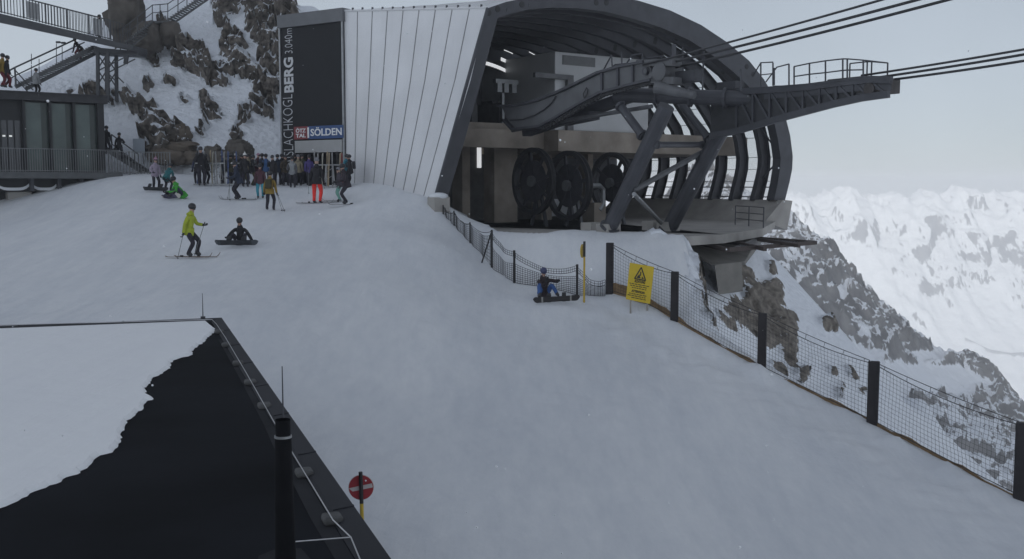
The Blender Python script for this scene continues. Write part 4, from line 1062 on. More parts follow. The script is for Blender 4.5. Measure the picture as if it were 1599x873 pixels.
for i in range(4):
    (t0, b0), (t1, b1) = PT[i], PT[i+1]; mb = MB()
    L_ = (b1-b0).length; nx = int(L_/.125); nh = 13
    off = Vector((-.06,-.08,0)); 
    def net_pt(u, v):
        b_ = b0.lerp(b1, u); t_ = t0.lerp(t1, u); sag = .16*4*u*(1-u)
        lo = Vector((b_.x, b_.y, float(np.ravel(slope_z(b_.x, b_.y))[0])+.16)) if 0 < u < 1 else b_+UZ*.1
        top = t_ - UZ*(.06+sag)
        q = lo.lerp(top, v); w = .04*math.sin(9*u+3*v+i)+.03*math.sin(23*u*v)
        return q + Vector((-.03, -.05-w, 0)) + (b1-b0)*(.006*math.sin(7*v+5*i)*(1-abs(2*u-1)))
    for k in range(nx+1):
        u = .02+.96*k/nx; mb.tube([net_pt(u, v) for v in np.linspace(0,1,8)], .0045, 3, False)
    for j in range(nh+1):
        v = j/nh; mb.tube([net_pt(u, v) for u in np.linspace(.02,.98,16)], .0045 if 0 < j < nh else .012, 3 if 0 < j < nh else 5, False)
    mb.build('mesh_panel', M_NET, fe_)
    mb = MB(); rp_ = []
    for u in np.linspace(0,1,14): rp_.append(t0.lerp(t1, u) - UZ*(.02+.05*4*u*(1-u)))
    mb.tube(rp_, .011, 5)
    for u in np.linspace(.08,.92,6):
        p = t0.lerp(t1, u) - UZ*(.02+.05*4*u*(1-u)); mb.tube([p, net_pt(u, 1)], .007, 4)
    mb.build('top_cable', M_NET, fe_)
    # kickboard, half buried
    mb = MB(); us = np.linspace(0.0,1.0,15); hgt_ = (.44,.18,.14,.14)[i]
    row0, row1 = [], []
    for u in us:
        b_ = b0.lerp(b1, u) + Vector((.05,.06,0)); g = float(np.ravel(slope_z(b_.x, b_.y))[0]); w = .03*math.sin(17*u+i)+.02*math.sin(31*u)
        row0.append(Vector((b_.x, b_.y, g-.4))); row1.append(Vector((b_.x, b_.y, g+hgt_*(.75+.25*math.sin(5*u+i*2))+w)))
    mb.grid([row0, row1]); mb.grid([[p+Vector((-.03,-.04,0)) for p in row1], [p+Vector((-.03,-.04,0)) for p in row0]]); mb.grid([row1, [p+Vector((-.03,-.04,0)) for p in row1]])
    mb.build('kickboard', M_WOOD, fe_, fix=False)
# yellow warning board hung on the fence
wsn = thing('warning_sign', P(1000, 490, 34.9), 'yellow warning board with a black triangle in front of the fence', 'sign')
c0, c1, c2, c3 = P(978,465,34.9), P(1014.5,476.5,34.4), P(1021,419,34.3), P(984,408,34.8)
U_ = ((c1-c0)+(c2-c3)).normalized(); V_ = ((c3-c0)+(c2-c1)).normalized(); N_ = U_.cross(V_).normalized(); N_ = N_ if N_.y < 0 else -N_
U_ = V_.cross(N_) if V_.cross(N_).x > 0 else -V_.cross(N_)
w_, h_ = ((c1-c0).length+(c2-c3).length)/2, ((c3-c0).length+(c2-c1).length)/2; C0 = (c0+c1+c2+c3)/4
def wpnt(u, v): return C0 + U_*((u-.5)*w_) + V_*((v-.5)*h_)
mb = MB(); mb.box(C0, (w_, .03, h_), (U_, N_, V_)); bo = mb.build('board', mat('sign_yellow', (.62,.44,.02), .5, var=.07, scale=3), wsn)
mb = MB()
tri = [wpnt(.27,.60), wpnt(.73,.60), wpnt(.5,.93)]
for a_, b_ in ((0,1),(1,2),(2,0)): mb.bar(tri[a_]+N_*.022, tri[b_]+N_*.022, .04, .008, up=N_)
mb.bar(wpnt(.5,.81)+N_*.022, wpnt(.5,.70)+N_*.022, .035, .008, up=N_); mb.add([wpnt(.34,.63)+N_*.023, wpnt(.52,.63)+N_*.023, wpnt(.45,.74)+N_*.023], [(0,1,2)]); mb.add([wpnt(.55,.63)+N_*.023, wpnt(.66,.63)+N_*.023, wpnt(.58,.69)+N_*.023], [(0,1,2)])
def wt(s, u0, u1, v0, v1, b): text_on(mb, s, wpnt(u0, v0)+N_*.016, U_, V_, N_, (u1-u0)*w_, (v1-v0)*h_, b, .003)
wt('ACHTUNG', .28,.72,.50,.575,.03); wt('ATTENTION', .20,.74,.225,.295,.03)
for k, (a_, b_) in enumerate(((.08,.90),(.12,.86),(.2,.8),(.1,.88),(.06,.8),(.22,.84))):
    v = .455-.052*k if k < 3 else .185-.052*(k-3); x = a_
    while x < b_-.05:
        l = .05+.11*random.random(); mb.bar(wpnt(x, v)+N_*.019, wpnt(min(x+l, b_), v)+N_*.019, .026, .006, up=N_); x += l+.03
mb.build('lettering', M_BLK, bo)
for (x, y0, y1) in ((986,466,493),(1012,476,499)):
    mb = MB(); a_ = P(x, y0-20, 34.75); b_ = P(x-1, y1, 34.7); mb.bar(a_+Vector((0,.16,0)), b_-UZ*.2+Vector((0,.10,0)), .06, .04); mb.build('leg', mat('grey_stake', (.33,.31,.28), .8), wsn)

# ------------------------------------------------------------------ slack catch net on thin poles, middle
cn = thing('catch_net', P(803,441,39.5), 'slack black catch net on thin poles curving up to the station', 'net')
CP = [(692,322,334,43.3),(709,331,352,42.6),(734,349,379,41.6),(768,361,418,40.2),(803,393,441,39.5),(901,415,461,38.6),(946,437,462,38.5)]
cpt = []
for (x, yt, yb, d) in CP:
    b_ = foot(x, yb, d); b_ = Vector((b_.x, b_.y, b_.z)); t_ = P(x, yt, b_.y); t_.x = b_.x; cpt.append((t_, b_))
for i, (t_, b_) in enumerate(cpt[:-1]):
    mb = MB(); mb.tube([b_-UZ*.3, t_+UZ*.05], .045 if i > 2 else .03, 8); mb.build('pole', M_BLK, cn)
mb = MB(); mb.tube([cpt[3][0], cpt[3][1]+Vector((-.45,.2,0))], .03, 6); mb.build('stay', M_BLK, cn)
for i in range(len(cpt)-1):
    (t0, b0), (t1, b1) = cpt[i], cpt[i+1]; L_ = (b1-b0).length
    mb = MB(); nx = max(6, int(L_/.10)); slump = (.05,.15,.25,.2,.33,.25)[i]
    def npnt(u, v, top):
        b_ = b0.lerp(b1, u); g = float(np.ravel(slope_z(b_.x, b_.y))[0]); t_ = t0.lerp(t1, u); s = 4*u*(1-u)
        if top: q = t_ - UZ*(s*slump + (1-v)*.17)
        else:
            hh = (t_.z-g)*(.62-.18*s) if i > 2 else (t_.z-g)*(.92-.2*s); q = Vector((b_.x, b_.y, g+.02+hh*v))
        return q + Vector((.03*math.sin(13*u+i), .06*math.sin(8*u+2*v+i), 0))
    for top in ((True, False) if i > 2 else (False,)):
        vs = np.linspace(0, 1, 3 if top else 5); nn = 3 if top else 9
        for k in range(nx+1): mb.tube([npnt(k/nx, v, top) for v in vs], .009, 3, False)
        for j in range(nn): mb.tube([npnt(u, j/(nn-1), top) for u in np.linspace(0,1,12)], .009 if j else .012, 3, False)
    if i <= 2:
        mb.tube([t0.lerp(t1, u)-UZ*.18*4*u*(1-u) for u in np.linspace(0,1,10)], .012, 4)
    mb.build('net_panel', M_NET, cn)
# concrete end block with a snow cap at the foot of the leaning wall
eb = thing('end_block', P(684, 318, 43.9), 'small concrete block capped with snow at the foot of the leaning frame', 'block')
mb = MB(); p = P(685, 322, 43.7); mb.box(p, (.75,.6,.75), (RV, AV, UZ)); o = mb.build('block', M_CONC, eb)
mb = MB(); mb.ball(p+UZ*.42, (.42,.36,.16), 12, 8); mb.build('snow_cap', SNOW, eb, smoothf=True)

# ------------------------------------------------------------------ left terrace building
LA, LB_ = P(0, 200, 50.0), P(163, 200, 53.0); LU = (LB_-LA); LU.z = 0; LU.normalize(); LN = Vector((LU.y, -LU.x, 0)); LN = LN if LN.y < 0 else -LN
def lf(px, py, off=0): return onplane(px, py, LA + LN*off, LN)
def lu(px): return (lf(px, 200)-LA).dot(LU)
zT, zD = lf(82, 147).z, lf(82, 269).z; zB = lf(82, 292).z
tb_ = thing('terrace_building', Vector((LA.x, LA.y, lf(0,340).z)), 'dark flat terrace building with tall greenish glass panels and a barred balcony', 'building')
def lbox(mb, u0, u1, z0, z1, d0, d1, mi=None): return mb.box(LA + LU*((u0+u1)/2) + LN*((d0+d1)/2) + Vector((0,0,(z0+z1)/2-LA.z)), (u1-u0, abs(d1-d0), z1-z0), (LU, LN, UZ), mi)
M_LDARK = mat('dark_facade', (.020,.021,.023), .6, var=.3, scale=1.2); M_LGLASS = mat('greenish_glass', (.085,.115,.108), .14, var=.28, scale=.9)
u_l, u_r = lu(0)-6, lu(165)
mb = MB(); lbox(mb, u_l, u_r, zD, zT-.35, -.35, -7); mb.build('wall', M_LDARK, tb_)
mb = MB(); lbox(mb, u_l, u_r+.1, zT-.36, zT, .12, -7.2); lbox(mb, u_l, u_r+.15, zT+.002, zT+.06, .2, -7.3); mb.build('roof', mat('terrace_roof', (.045,.045,.048), .8, var=.3), tb_)
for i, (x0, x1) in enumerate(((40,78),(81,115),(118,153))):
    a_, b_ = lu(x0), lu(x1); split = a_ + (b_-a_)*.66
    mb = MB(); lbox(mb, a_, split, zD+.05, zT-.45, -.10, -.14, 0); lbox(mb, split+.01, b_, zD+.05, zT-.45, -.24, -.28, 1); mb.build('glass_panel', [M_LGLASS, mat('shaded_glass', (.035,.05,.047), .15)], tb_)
for x in (38.5, 79.5, 116.5, 158):
    mb = MB(); a_ = lu(x); w = .10 if x < 150 else .3; lbox(mb, a_-w/2-.02, a_+w/2, zD, zT-.36, .05, -.34); mb.build('mullion', M_LDARK, tb_)
for x in (4, 14.5, 25):
    mb = MB(); a_ = lu(x); lbox(mb, a_, a_+.24, lf(8,268).z, lf(8,187).z, -.30, -.345); wv_ = mb.build('window', mat('dim_window', (.075,.078,.085), .25), tb_)
    if x < 20:
        mb = MB(); lbox(mb, a_+.04, a_+.17, lf(8,213).z, lf(8,210.5).z, -.285, -.298); mb.build('lamp', mat('window_glow', (.7,.7,.7), .5, emit=(1,1,.95,.45)), wv_)
mb = MB(); lbox(mb, u_l, u_r+.5, lf(82,279).z, zD, .9, -7); mb.build('balcony_slab', mat('balcony_grey', (.10,.105,.108), .7, var=.2), tb_)
def bars(mb, p0, p1, h, step=.11, r=.011, skip=None, rails=(0.06, 1.0)):
    L_ = (p1-p0).length; n = max(2, int(L_/step))
    for k in range(n+1): p = p0.lerp(p1, k/n); mb.bar(p, p+UZ*h, r*2, r*2)
    for f in rails: mb.bar(p0+UZ*h*f, p1+UZ*h*f, .035, .035)
mb = MB(); hR = lf(100,234).z-zD
bars(mb, LA + LU*u_l + LN*.85 + Vector((0,0,zD-LA.z)), LA + LU*(u_r+.35) + LN*.85 + Vector((0,0,zD-LA.z)), hR); mb.build('balcony_railing', mat('railing_grey', (.17,.175,.18), .5, .4, var=.12), tb_)
mb = MB(); zS = lf(82,279).z; zS2 = lf(82,298).z
lbox(mb, u_l, u_r+.1, zS2-.02, zS-.002, .1, -6.5); mb.build('lower_wall', M_LDARK, tb_)
for (x0, x1) in ((-10,41),(45,84),(87,120),(123,160)):
    mb = MB(); a_, b_ = lu(x0), lu(x1); pts = []
    for k in range(11): u = k/10; pts.append(LA + LU*(a_+(b_-a_)*u) + LN*.18 + Vector((0,0,zS2+.16-LA.z + .22*(2*u-1)**4)))
    mb.grid([pts, [p-UZ*.14 for p in pts]]); mb.grid([pts, [p-LN*.5 for p in pts]]); mb.build('snow_ledge', SNOW, tb_)
for x in (43, 85.5, 121.5, 161):
    mb = MB(); a_ = lu(x); lbox(mb, a_-.08, a_+.08, zS2, zS, .5, -.2); mb.build('bracket', M_STEEL, tb_)
mb = MB(); lbox(mb, u_l, u_r+1.8, lf(0,350).z-1.2, zS2-.03, -.6, -6); mb.build('plinth', mat('plinth_dark', (.04,.04,.042), .85, var=.3), tb_)
mb = MB(); a_, b_ = lu(8), lu(46); lbox(mb, a_, b_, lf(0,350).z-1, zS2-.04, -.1, -.6); mb.build('concrete_pillar', M_CONC, tb_)
# barred fence and stair beside the building
bf = thing('barred_fence', P(200, 272, 53.4), 'low grey barred fence between the terrace building and the rocks', 'fence')
mb = MB(); q0, q1 = P(170, 271, 52.8), P(266, 270, 54.3); q1.z = q0.z; bars(mb, q0, q1, 1.12, .14, .016); mb.build('bars', mat('railing_grey', (.17,.175,.18)), bf)
for u in (0, .33, .66, 1): mb = MB(); p = q0.lerp(q1, u); mb.bar(p-UZ*.4, p+UZ*1.15, .06, .06); mb.build('post', mat('railing_grey', (.17,.175,.18)), bf)
es = thing('entry_stair', P(200, 262, 55), 'dark metal stair with sloping handrail descending from the terrace door', 'stair')
mb = MB(); s0_, s1_ = P(166, 233, 55.2), P(222, 268, 55.2)
for q in (0, .9): mb.bar(s0_+Vector((0,q,0)), s1_+Vector((0,q,0)), .07, .25)
for k in range(9): p = s0_.lerp(s1_, (k+.5)/9); mb.box(p+Vector((0,.45,.08)), (.28,.9,.04))
mb.build('flight', M_STEEL2, es)
mb = MB(); h0, h1 = P(174, 210, 55.0), P(216, 241, 55.0); mb.tube([h0, h1, h1-UZ*.9], .035, 6); mb.tube([h0-UZ*.5, h1-UZ*.5], .025, 6); mb.tube([h0, h0-UZ*1.0], .03, 6); mb.build('handrail', M_STEEL, es)
ib = thing('info_board', P(217, 245, 56), 'pale blank info board standing beside the rocks and barred fence', 'board')
mb = MB(); a_ = P(217, 228, 56); mb.box(a_, (.62,.06,.78)); mb.build('panel', mat('pale_panel', (.32,.36,.41), .4, var=.06), ib); mb = MB(); mb.bar(a_+Vector((-.25,.04,.3)), P(210,256,56.04), .05); mb.bar(a_+Vector((.25,.04,.3)), P(224,256,56.04), .05); mb.build('legs', M_STEEL, ib)

# ------------------------------------------------------------------ footbridge, its support, stairs
M_BR = mat('bridge_steel', (.075,.078,.085), .6, .2, var=.2, scale=1.5)
fb = thing('footbridge', P(100, 45, 58.5), 'grey steel footbridge with barred railing crossing to the rock peak', 'bridge')
bd0, bd1 = P(-70, 4, 56.5), P(207, 71, 60.2); bw = Vector((.25, 1.7, 0))
mb = MB()
th_ = [(P(-70, 20, 56.5)-bd0).z, (P(207, 79, 60.2)-bd1).z]
mb.prism([bd0, bd1, bd1+UZ*th_[1], bd0+UZ*th_[0]], bw); mb.build('deck', M_BR, fb)
def rail_line(mb, a_, b_, h): bars(mb, a_, b_, h, .16, .014, rails=(.05, 1.0))
r0_, r1_ = P(-70, 2, 56.5), P(172, 62, 59.7)
mb = MB(); rail_line(mb, r0_, r1_, 1.12)
for k in range(8): p = r0_.lerp(r1_, k/7); mb.bar(p, p+UZ*1.14, .07, .07)
mb.build('railing', M_BR, fb); mb = MB(); rail_line(mb, r0_+bw, r1_+bw, 1.12); mb.build('railing', M_BR, fb)
for (x0, x1) in ((42,67),(128,149)):
    mb = MB(); L_ = r1_.x-r0_.x; ua, ub = (P(x0,0,58).x-r0_.x)/L_, (P(x1,0,58.7).x-r0_.x)/L_; a_, b_ = r0_.lerp(r1_, ua)+Vector((0,.03,0)), r0_.lerp(r1_, ub)+Vector((0,.03,0))
    mb.prism([a_+UZ*.1, b_+UZ*.1, b_+UZ*1.0, a_+UZ*1.0], (0,.02,0)); mb.build('infill_sheet', mat('pale_sheet', (.33,.34,.35), .5), fb)
mb = MB(); dq = 60.0
mb.prism([P(148,74,dq), P(216,80,60.8), P(216,86,60.8), P(146,83,dq)], (0,1.4,0)); mb.build('landing_beam', M_BR, fb)
mb = MB()
for q in (0, 1.3):
    for x in (152.5, 168): mb.bar(P(x,82,dq)+Vector((0,q,0)), P(x,135,dq)+Vector((0,q,-.8)), .17, .17)
    for (x0,y0,x1,y1) in ((152,84,168,108),(168,84,152,108),(152,108,168,133),(168,108,152,133),(154,110,198,88),(170,116,180,126)): mb.bar(P(x0,y0,dq)+Vector((0,q,0)), P(x1,y1,dq)+Vector((0,q,0)), .06, .06)
mb.bar(P(198,86,60.5), P(196,100,60.5), .2, .2); mb.build('support_tower', M_BR, fb)
sx_ = thing('access_stair', P(80, 105, 59.5), 'long straight stair with thin handrails climbing to the footbridge', 'stair')
a_, b_ = P(24, 136, 57.2), P(146, 74, 60.5)
mb = MB()
for q in (0, 1.2): mb.bar(a_+Vector((0,q,0)), b_+Vector((0,q,0)), .07, .20)
for k in range(30): mb.box(a_.lerp(b_, (k+.5)/30)+Vector((0,.6,.12)), (.26,1.2,.03))
mb.build('flight', mat('stair_grating', (.15,.155,.16), .6, .3, var=.2), sx_)
mb = MB()
mb.tube([P(10,113,57), P(22,106,57), P(117,62,60)], .045, 6); mb.tube([P(12,125,57), P(24,118,57), P(132,66,60)], .035, 6); mb.tube([P(23,106,57), P(25,134,57)], .05, 6); mb.tube([P(24,110,57), P(52,141,57.5)], .035, 6); mb.tube([P(24,122,57), P(44,144,57.5)], .03, 6)
for (x,y0,y1) in ((61,92,116),(88,68,102),(97,73,98),(49,84,124)): mb.tube([P(x,y0,58.5), P(x,y1,58.5)], .022, 5)
mb.build('handrail', M_BR, sx_)
mb = MB(); mb.bar(P(87,66,58.5), P(103,67,58.5), .03, .03); mb.box(P(91,66,58.5), (.22,.12,.1)); mb.box(P(99,67,58.5), (.22,.12,.1)); mb.build('floodlight', M_RUBBER, sx_)
ms = thing('rock_stair', P(262, 32, 67), 'open metal stair with thin posts zigzagging up the rock peak', 'stair')
mb = MB()
for (a_, b_, n_) in ((P(192,70,60.8), P(238,34,64.0), 14), (P(262,32,65.2), P(320,-8,67.5), 16)):
    for q in (0,1.1): mb.bar(a_+Vector((0,q,0)), b_+Vector((0,q,0)), .05, .12)
    for k in range(n_): mb.box(a_.lerp(b_, (k+.5)/n_)+Vector((0,.55,.1)), (.20,1.1,.03))
mb.prism([P(236,33,64.0), P(264,32,65.2), P(264,35,65.2), P(236,36,64.0)], (0,1.2,0)); mb.build('flight', mat('stair_grating', (.15,.155,.16), .6, .3, var=.2), ms)
mb = MB()
for (x,y,h,d) in ((192,70,26,60.8),(203,62,26,61.5),(215,52,26,62.3),(227,43,26,63.2),(238,34,26,64),(250,33,26,64.6),(262,32,27,65.2),(278,21,26,65.8),(292,11,26,66.4),(306,2,26,67),(188,75,22,60.5),(199,80,36,61.2)): mb.tube([P(x,y+3,d), P(x,y-h,d)], .03, 5)
mb.tube([P(192,44,60.8), P(238,8,64), P(262,6,65.2), P(306,-24,67)], .03, 5); mb.tube([P(192,56,60.8), P(238,20,64), P(262,18,65.2), P(306,-12,67)], .025, 5)
mb.build('handrail', M_BR, ms)

# ------------------------------------------------------------------ boulders at the foot of the hill
def boulder(px, py, d, r, label, seed, m):
    c = P(px, py, d); mb = MB(); mb.ball(c, 1.0, 36, 26); v = np.array([Vector(x)-c for x in mb.v])
    n1 = fbm(v[:,0]*.9+seed, v[:,1]*.9, v[:,2]*.9, o=2, seed=seed); n2 = fbm(v[:,0]*2.6, v[:,1]*2.6+seed, v[:,2]*2.6, o=4, seed=seed+3, ridged=True)
    fcz = facets(v[:,0]*1.1+seed, v[:,1]*1.1, v[:,2]*1.1, seed)+.5*facets(v[:,0]*2.6+seed, v[:,1]*2.6, v[:,2]*2.6, seed+9)
    q = np.sign(v)*np.abs(v)**.8; v = q*(1+.12*n1+.05*n2+.30*fcz)[:, None]*np.array(r)
    mb.v = [tuple(c+Vector(x)) for x in v]; o = mb.build('boulder', m, smoothf=True)
    o.data.transform(Matrix.Translation(-c)); o.location = c
    return tag(o, label, 'boulder', 'boulders at the foot of the hill')
M_BOUL = mat('boulder_rock', (.105,.094,.083), .9, var=.4, scale=1.3, bump=.5, bscale=5)
M_BOUL2 = mat('brown_boulder_rock', (.12,.10,.08), .9, var=.4, scale=1.3, bump=.5, bscale=5)
boulder(376, 238, 56.5, (.66,.6,.62), 'big rounded grey boulder behind the dark crowd below the hill', 3, M_BOUL)
boulder(333, 240, 56.3, (.45,.5,.42), 'medium grey boulder left of the big rounded one', 5, M_BOUL)
boulder(352, 246, 56.0, (.5,.5,.35), 'low grey boulder between two taller ones behind the crowd', 6, M_BOUL)
boulder(262, 246, 55.6, (1.0,.7,.42), 'long low brown boulder above the barred fence end', 7, M_BOUL2)
boulder(284, 210, 57.6, (.5,.5,.52), 'brown boulder at the top right of the piled rocks', 9, M_BOUL2)
boulder(255, 214, 57.4, (.75,.6,.72), 'tall brown boulder in the middle of the piled rocks', 11, M_BOUL2)
boulder(298, 246, 55.8, (.4,.5,.36), 'small brown boulder at the right end of the piled rocks', 13, M_BOUL2)
boulder(280, 231, 56.4, (.85,.6,.36), 'flat dark brown boulder in the lower piled rocks', 15, M_BOUL2)
boulder(238, 196, 58.2, (.42,.5,.4), 'smaller grey boulder topmost left of the piled rocks', 17, M_BOUL)

boulder(196, 24, 66.5, (1.05,1.2,2.0), 'tall dark rock pinnacle at the top left beside the rock stair', 21, M_BOUL)
boulder(231, 64, 64.5, (.78,.8,.92), 'dark blocky crag below the rock stair landing, left of its twin', 23, M_BOUL)
boulder(264, 54, 65.3, (.62,.7,.78), 'dark blocky crag just right under the rock stair landing', 25, M_BOUL)
# ------------------------------------------------------------------ people
def ik(a, c, l1, l2, bend):
    a, c, bend = Vector(a), Vector(c), Vector(bend); d = c-a; L_ = min(d.length, (l1+l2)*.995); u = d.normalized(); c = a+u*L_
    x = (l1*l1-l2*l2+L_*L_)/(2*L_); h = math.sqrt(max(0, l1*l1-x*x)); b = bend-u*bend.dot(u); b.normalize()
    return a+u*x+b*h, c
POSES = {}
def skeleton(pel, lean=0, side=0, feet=((-.13,0,.09),(.13,0,.09)), hands=((-.3,-.1,.85),(.3,-.1,.85)), knee=(0,-1,.05), elbow=(0,1,-.2), head=(0,0), toe=(0,-1,0), hipw=.10, bulk=1.0):
    """joints of a figure facing -Y; lean is the forward tilt of the trunk in degrees; hands and feet are reached by bending elbows and knees"""
    pel = Vector(pel); Rm = Matrix.Rotation(R(lean), 3, 'X') @ Matrix.Rotation(R(side), 3, 'Y')
    up = lambda x, y, z: pel + Rm @ Vector((x, y, z))
    J = {'pelvis': pel, 'belly': up(0,0,.19), 'chest': up(0,-.01,.40), 'collar': up(0,0,.53)}
    hd = Rm @ Vector((0, 0, 1)); hd = (hd*.45 + Vector((head[0]*.3, -head[1]*.3, .9))).normalized()
    J['neck'] = J['collar'] + hd*.07; J['jaw'] = J['neck'] + hd*.09 + Vector((0,-.015,0)); J['skull'] = J['jaw'] + hd*.08; J['crown'] = J['skull'] + hd*.055
    J['hd'] = hd
    for i, sgn in enumerate((-1, 1)):
        n = 'lr'[i]
        J['sh'+n] = up(sgn*.185, 0, .475); e_, h = ik(J['sh'+n], hands[i], .29, .26, Vector(elbow)+Vector((sgn*.45,0,0))); J['el'+n] = e_; J['wr'+n] = h; J['ha'+n] = h + (h-e_).normalized()*.045
        J['hip'+n] = pel + Vector((sgn*hipw, 0, -.05)); k, f = ik(J['hip'+n], feet[i], .43, .42, Vector(knee)+Vector((sgn*.18,0,0))); J['kn'+n] = k; J['an'+n] = f
        J['he'+n] = f + Vector((0,0,-.055)) - Vector(toe)*.04; J['to'+n] = f + Vector(toe)*.17 + Vector((0,0,-.05))
    return J
RAD = dict(pelvis=.155, belly=.155, chest=.175, collar=.10, neck=.06, jaw=.078, skull=.092, crown=.062, sh=.082, el=.066, wr=.052, ha=.045, hip=.112, kn=.082, an=.072, he=.06, to=.05)
BONES = [('pelvis','belly',0),('belly','chest',0),('chest','collar',0),('collar','neck',0),('neck','jaw',0),('jaw','skull',4),('skull','crown',4)]
for n in 'lr': BONES += [('chest','sh'+n,0),('sh'+n,'el'+n,5),('el'+n,'wr'+n,5),('wr'+n,'ha'+n,3),('pelvis','hip'+n,1),('hip'+n,'kn'+n,1),('kn'+n,'an'+n,1),('an'+n,'he'+n,2),('an'+n,'to'+n,2)]
def rad(j): return RAD.get(j) or RAD[j[:-1]]
def figure_mesh(key, J):
    if key in POSES: return POSES[key]
    names = ['pelvis','belly','chest','collar','neck','jaw','skull','crown'] + [a+n for n in 'lr' for a in ('sh','el','wr','ha','hip','kn','an','he','to')]
    ix = {n: i for i, n in enumerate(names)}
    me = bpy.data.meshes.new('figure'); me.from_pydata([J[n] for n in names], [(ix[a], ix[b]) for a, b, m in BONES], []); me.update()
    o = bpy.data.objects.new('figure', me); COL.objects.link(o)
    sk = o.modifiers.new('skin', 'SKIN'); sk.use_smooth_shade = True; sk.branch_smoothing = .6
    for i, n in enumerate(names):
        v = me.skin_vertices[0].data[i]; r = rad(n); v.radius = (r, r); v.use_root = (n == 'pelvis')
    sb_ = o.modifiers.new('sub', 'SUBSURF'); sb_.levels = 2; sb_.render_levels = 2
    C.view_layer.update(); dg = C.evaluated_depsgraph_get(); m2 = bpy.data.meshes.new_from_object(o.evaluated_get(dg)); bpy.data.objects.remove(o); bpy.data.meshes.remove(me)
    m2.materials.clear()
    cen = np.array([p.center[:] for p in m2.polygons]); best = np.full(len(cen), 1e9); mi = np.zeros(len(cen), int)
    for a, b, m in BONES:
        A_, B_ = np.array(J[a]), np.array(J[b]); d = B_-A_; t = np.clip(((cen-A_)@d)/(d@d), 0, 1); ra, rb_ = rad(a), rad(b)
        ds = np.linalg.norm(cen-(A_+t[:,None]*d), axis=1) - (ra+(rb_-ra)*t)
        if m == 1: ds = ds + np.where((a == 'pelvis'), .02, 0)
        u = ds < best; best[u] = ds[u]; mi[u] = m
    # jacket hem a little below the waist
    pz = J['pelvis']
    m2.polygons.foreach_set('material_index', mi.astype(np.int32)); m2.polygons.foreach_set('use_smooth', [True]*len(mi))
    POSES[key] = m2; return m2
def hand_mesh():
    """a gloved right hand along +Z from the wrist: palm, four curled fingers of unequal length, thumb from the side"""
    mb = MB(); mb.ball((0,0,.05), (.046,.022,.055), 10, 7)
    for k, (x, l) in enumerate(((-.034,.062),(-.012,.074),(.011,.07),(.032,.055))):
        a = Vector((x,.0,.085)); b = a+Vector((x*.1,.012,l*.45)); c = b+Vector((0,.032,l*.22)); d = c+Vector((0,.022,-l*.18)); mb.tube([a,b,c,d], [.012,.0115,.011,.008], 7)
    mb.tube([(-.036,.004,.03),(-.062,.018,.055),(-.056,.036,.075)], [.014,.013,.009], 7); return mb
HAND = {}
SK = [(.55,.36,.28),(.48,.31,.24)]
PPL = 'people by the station'
def rot_obj(o, rz): o.rotation_euler = (0, 0, R(rz))
def cm(name, col): return mat('cloth_'+name, col, .85, var=.18, scale=5, bump=.25, bscale=14)
M_FACE = mat('face_skin', (.42,.27,.21), .6, var=.05); M_BOOT = mat('dark_boot', (.03,.03,.034), .5, var=.2); M_GLOVE = mat('dark_glove', (.020,.020,.023), .8, var=.2)
M_GOG = mat('goggle_lens', (.03,.03,.04), .15, .3); M_HELM = mat('dark_helmet', (.018,.018,.022), .3, var=.1)
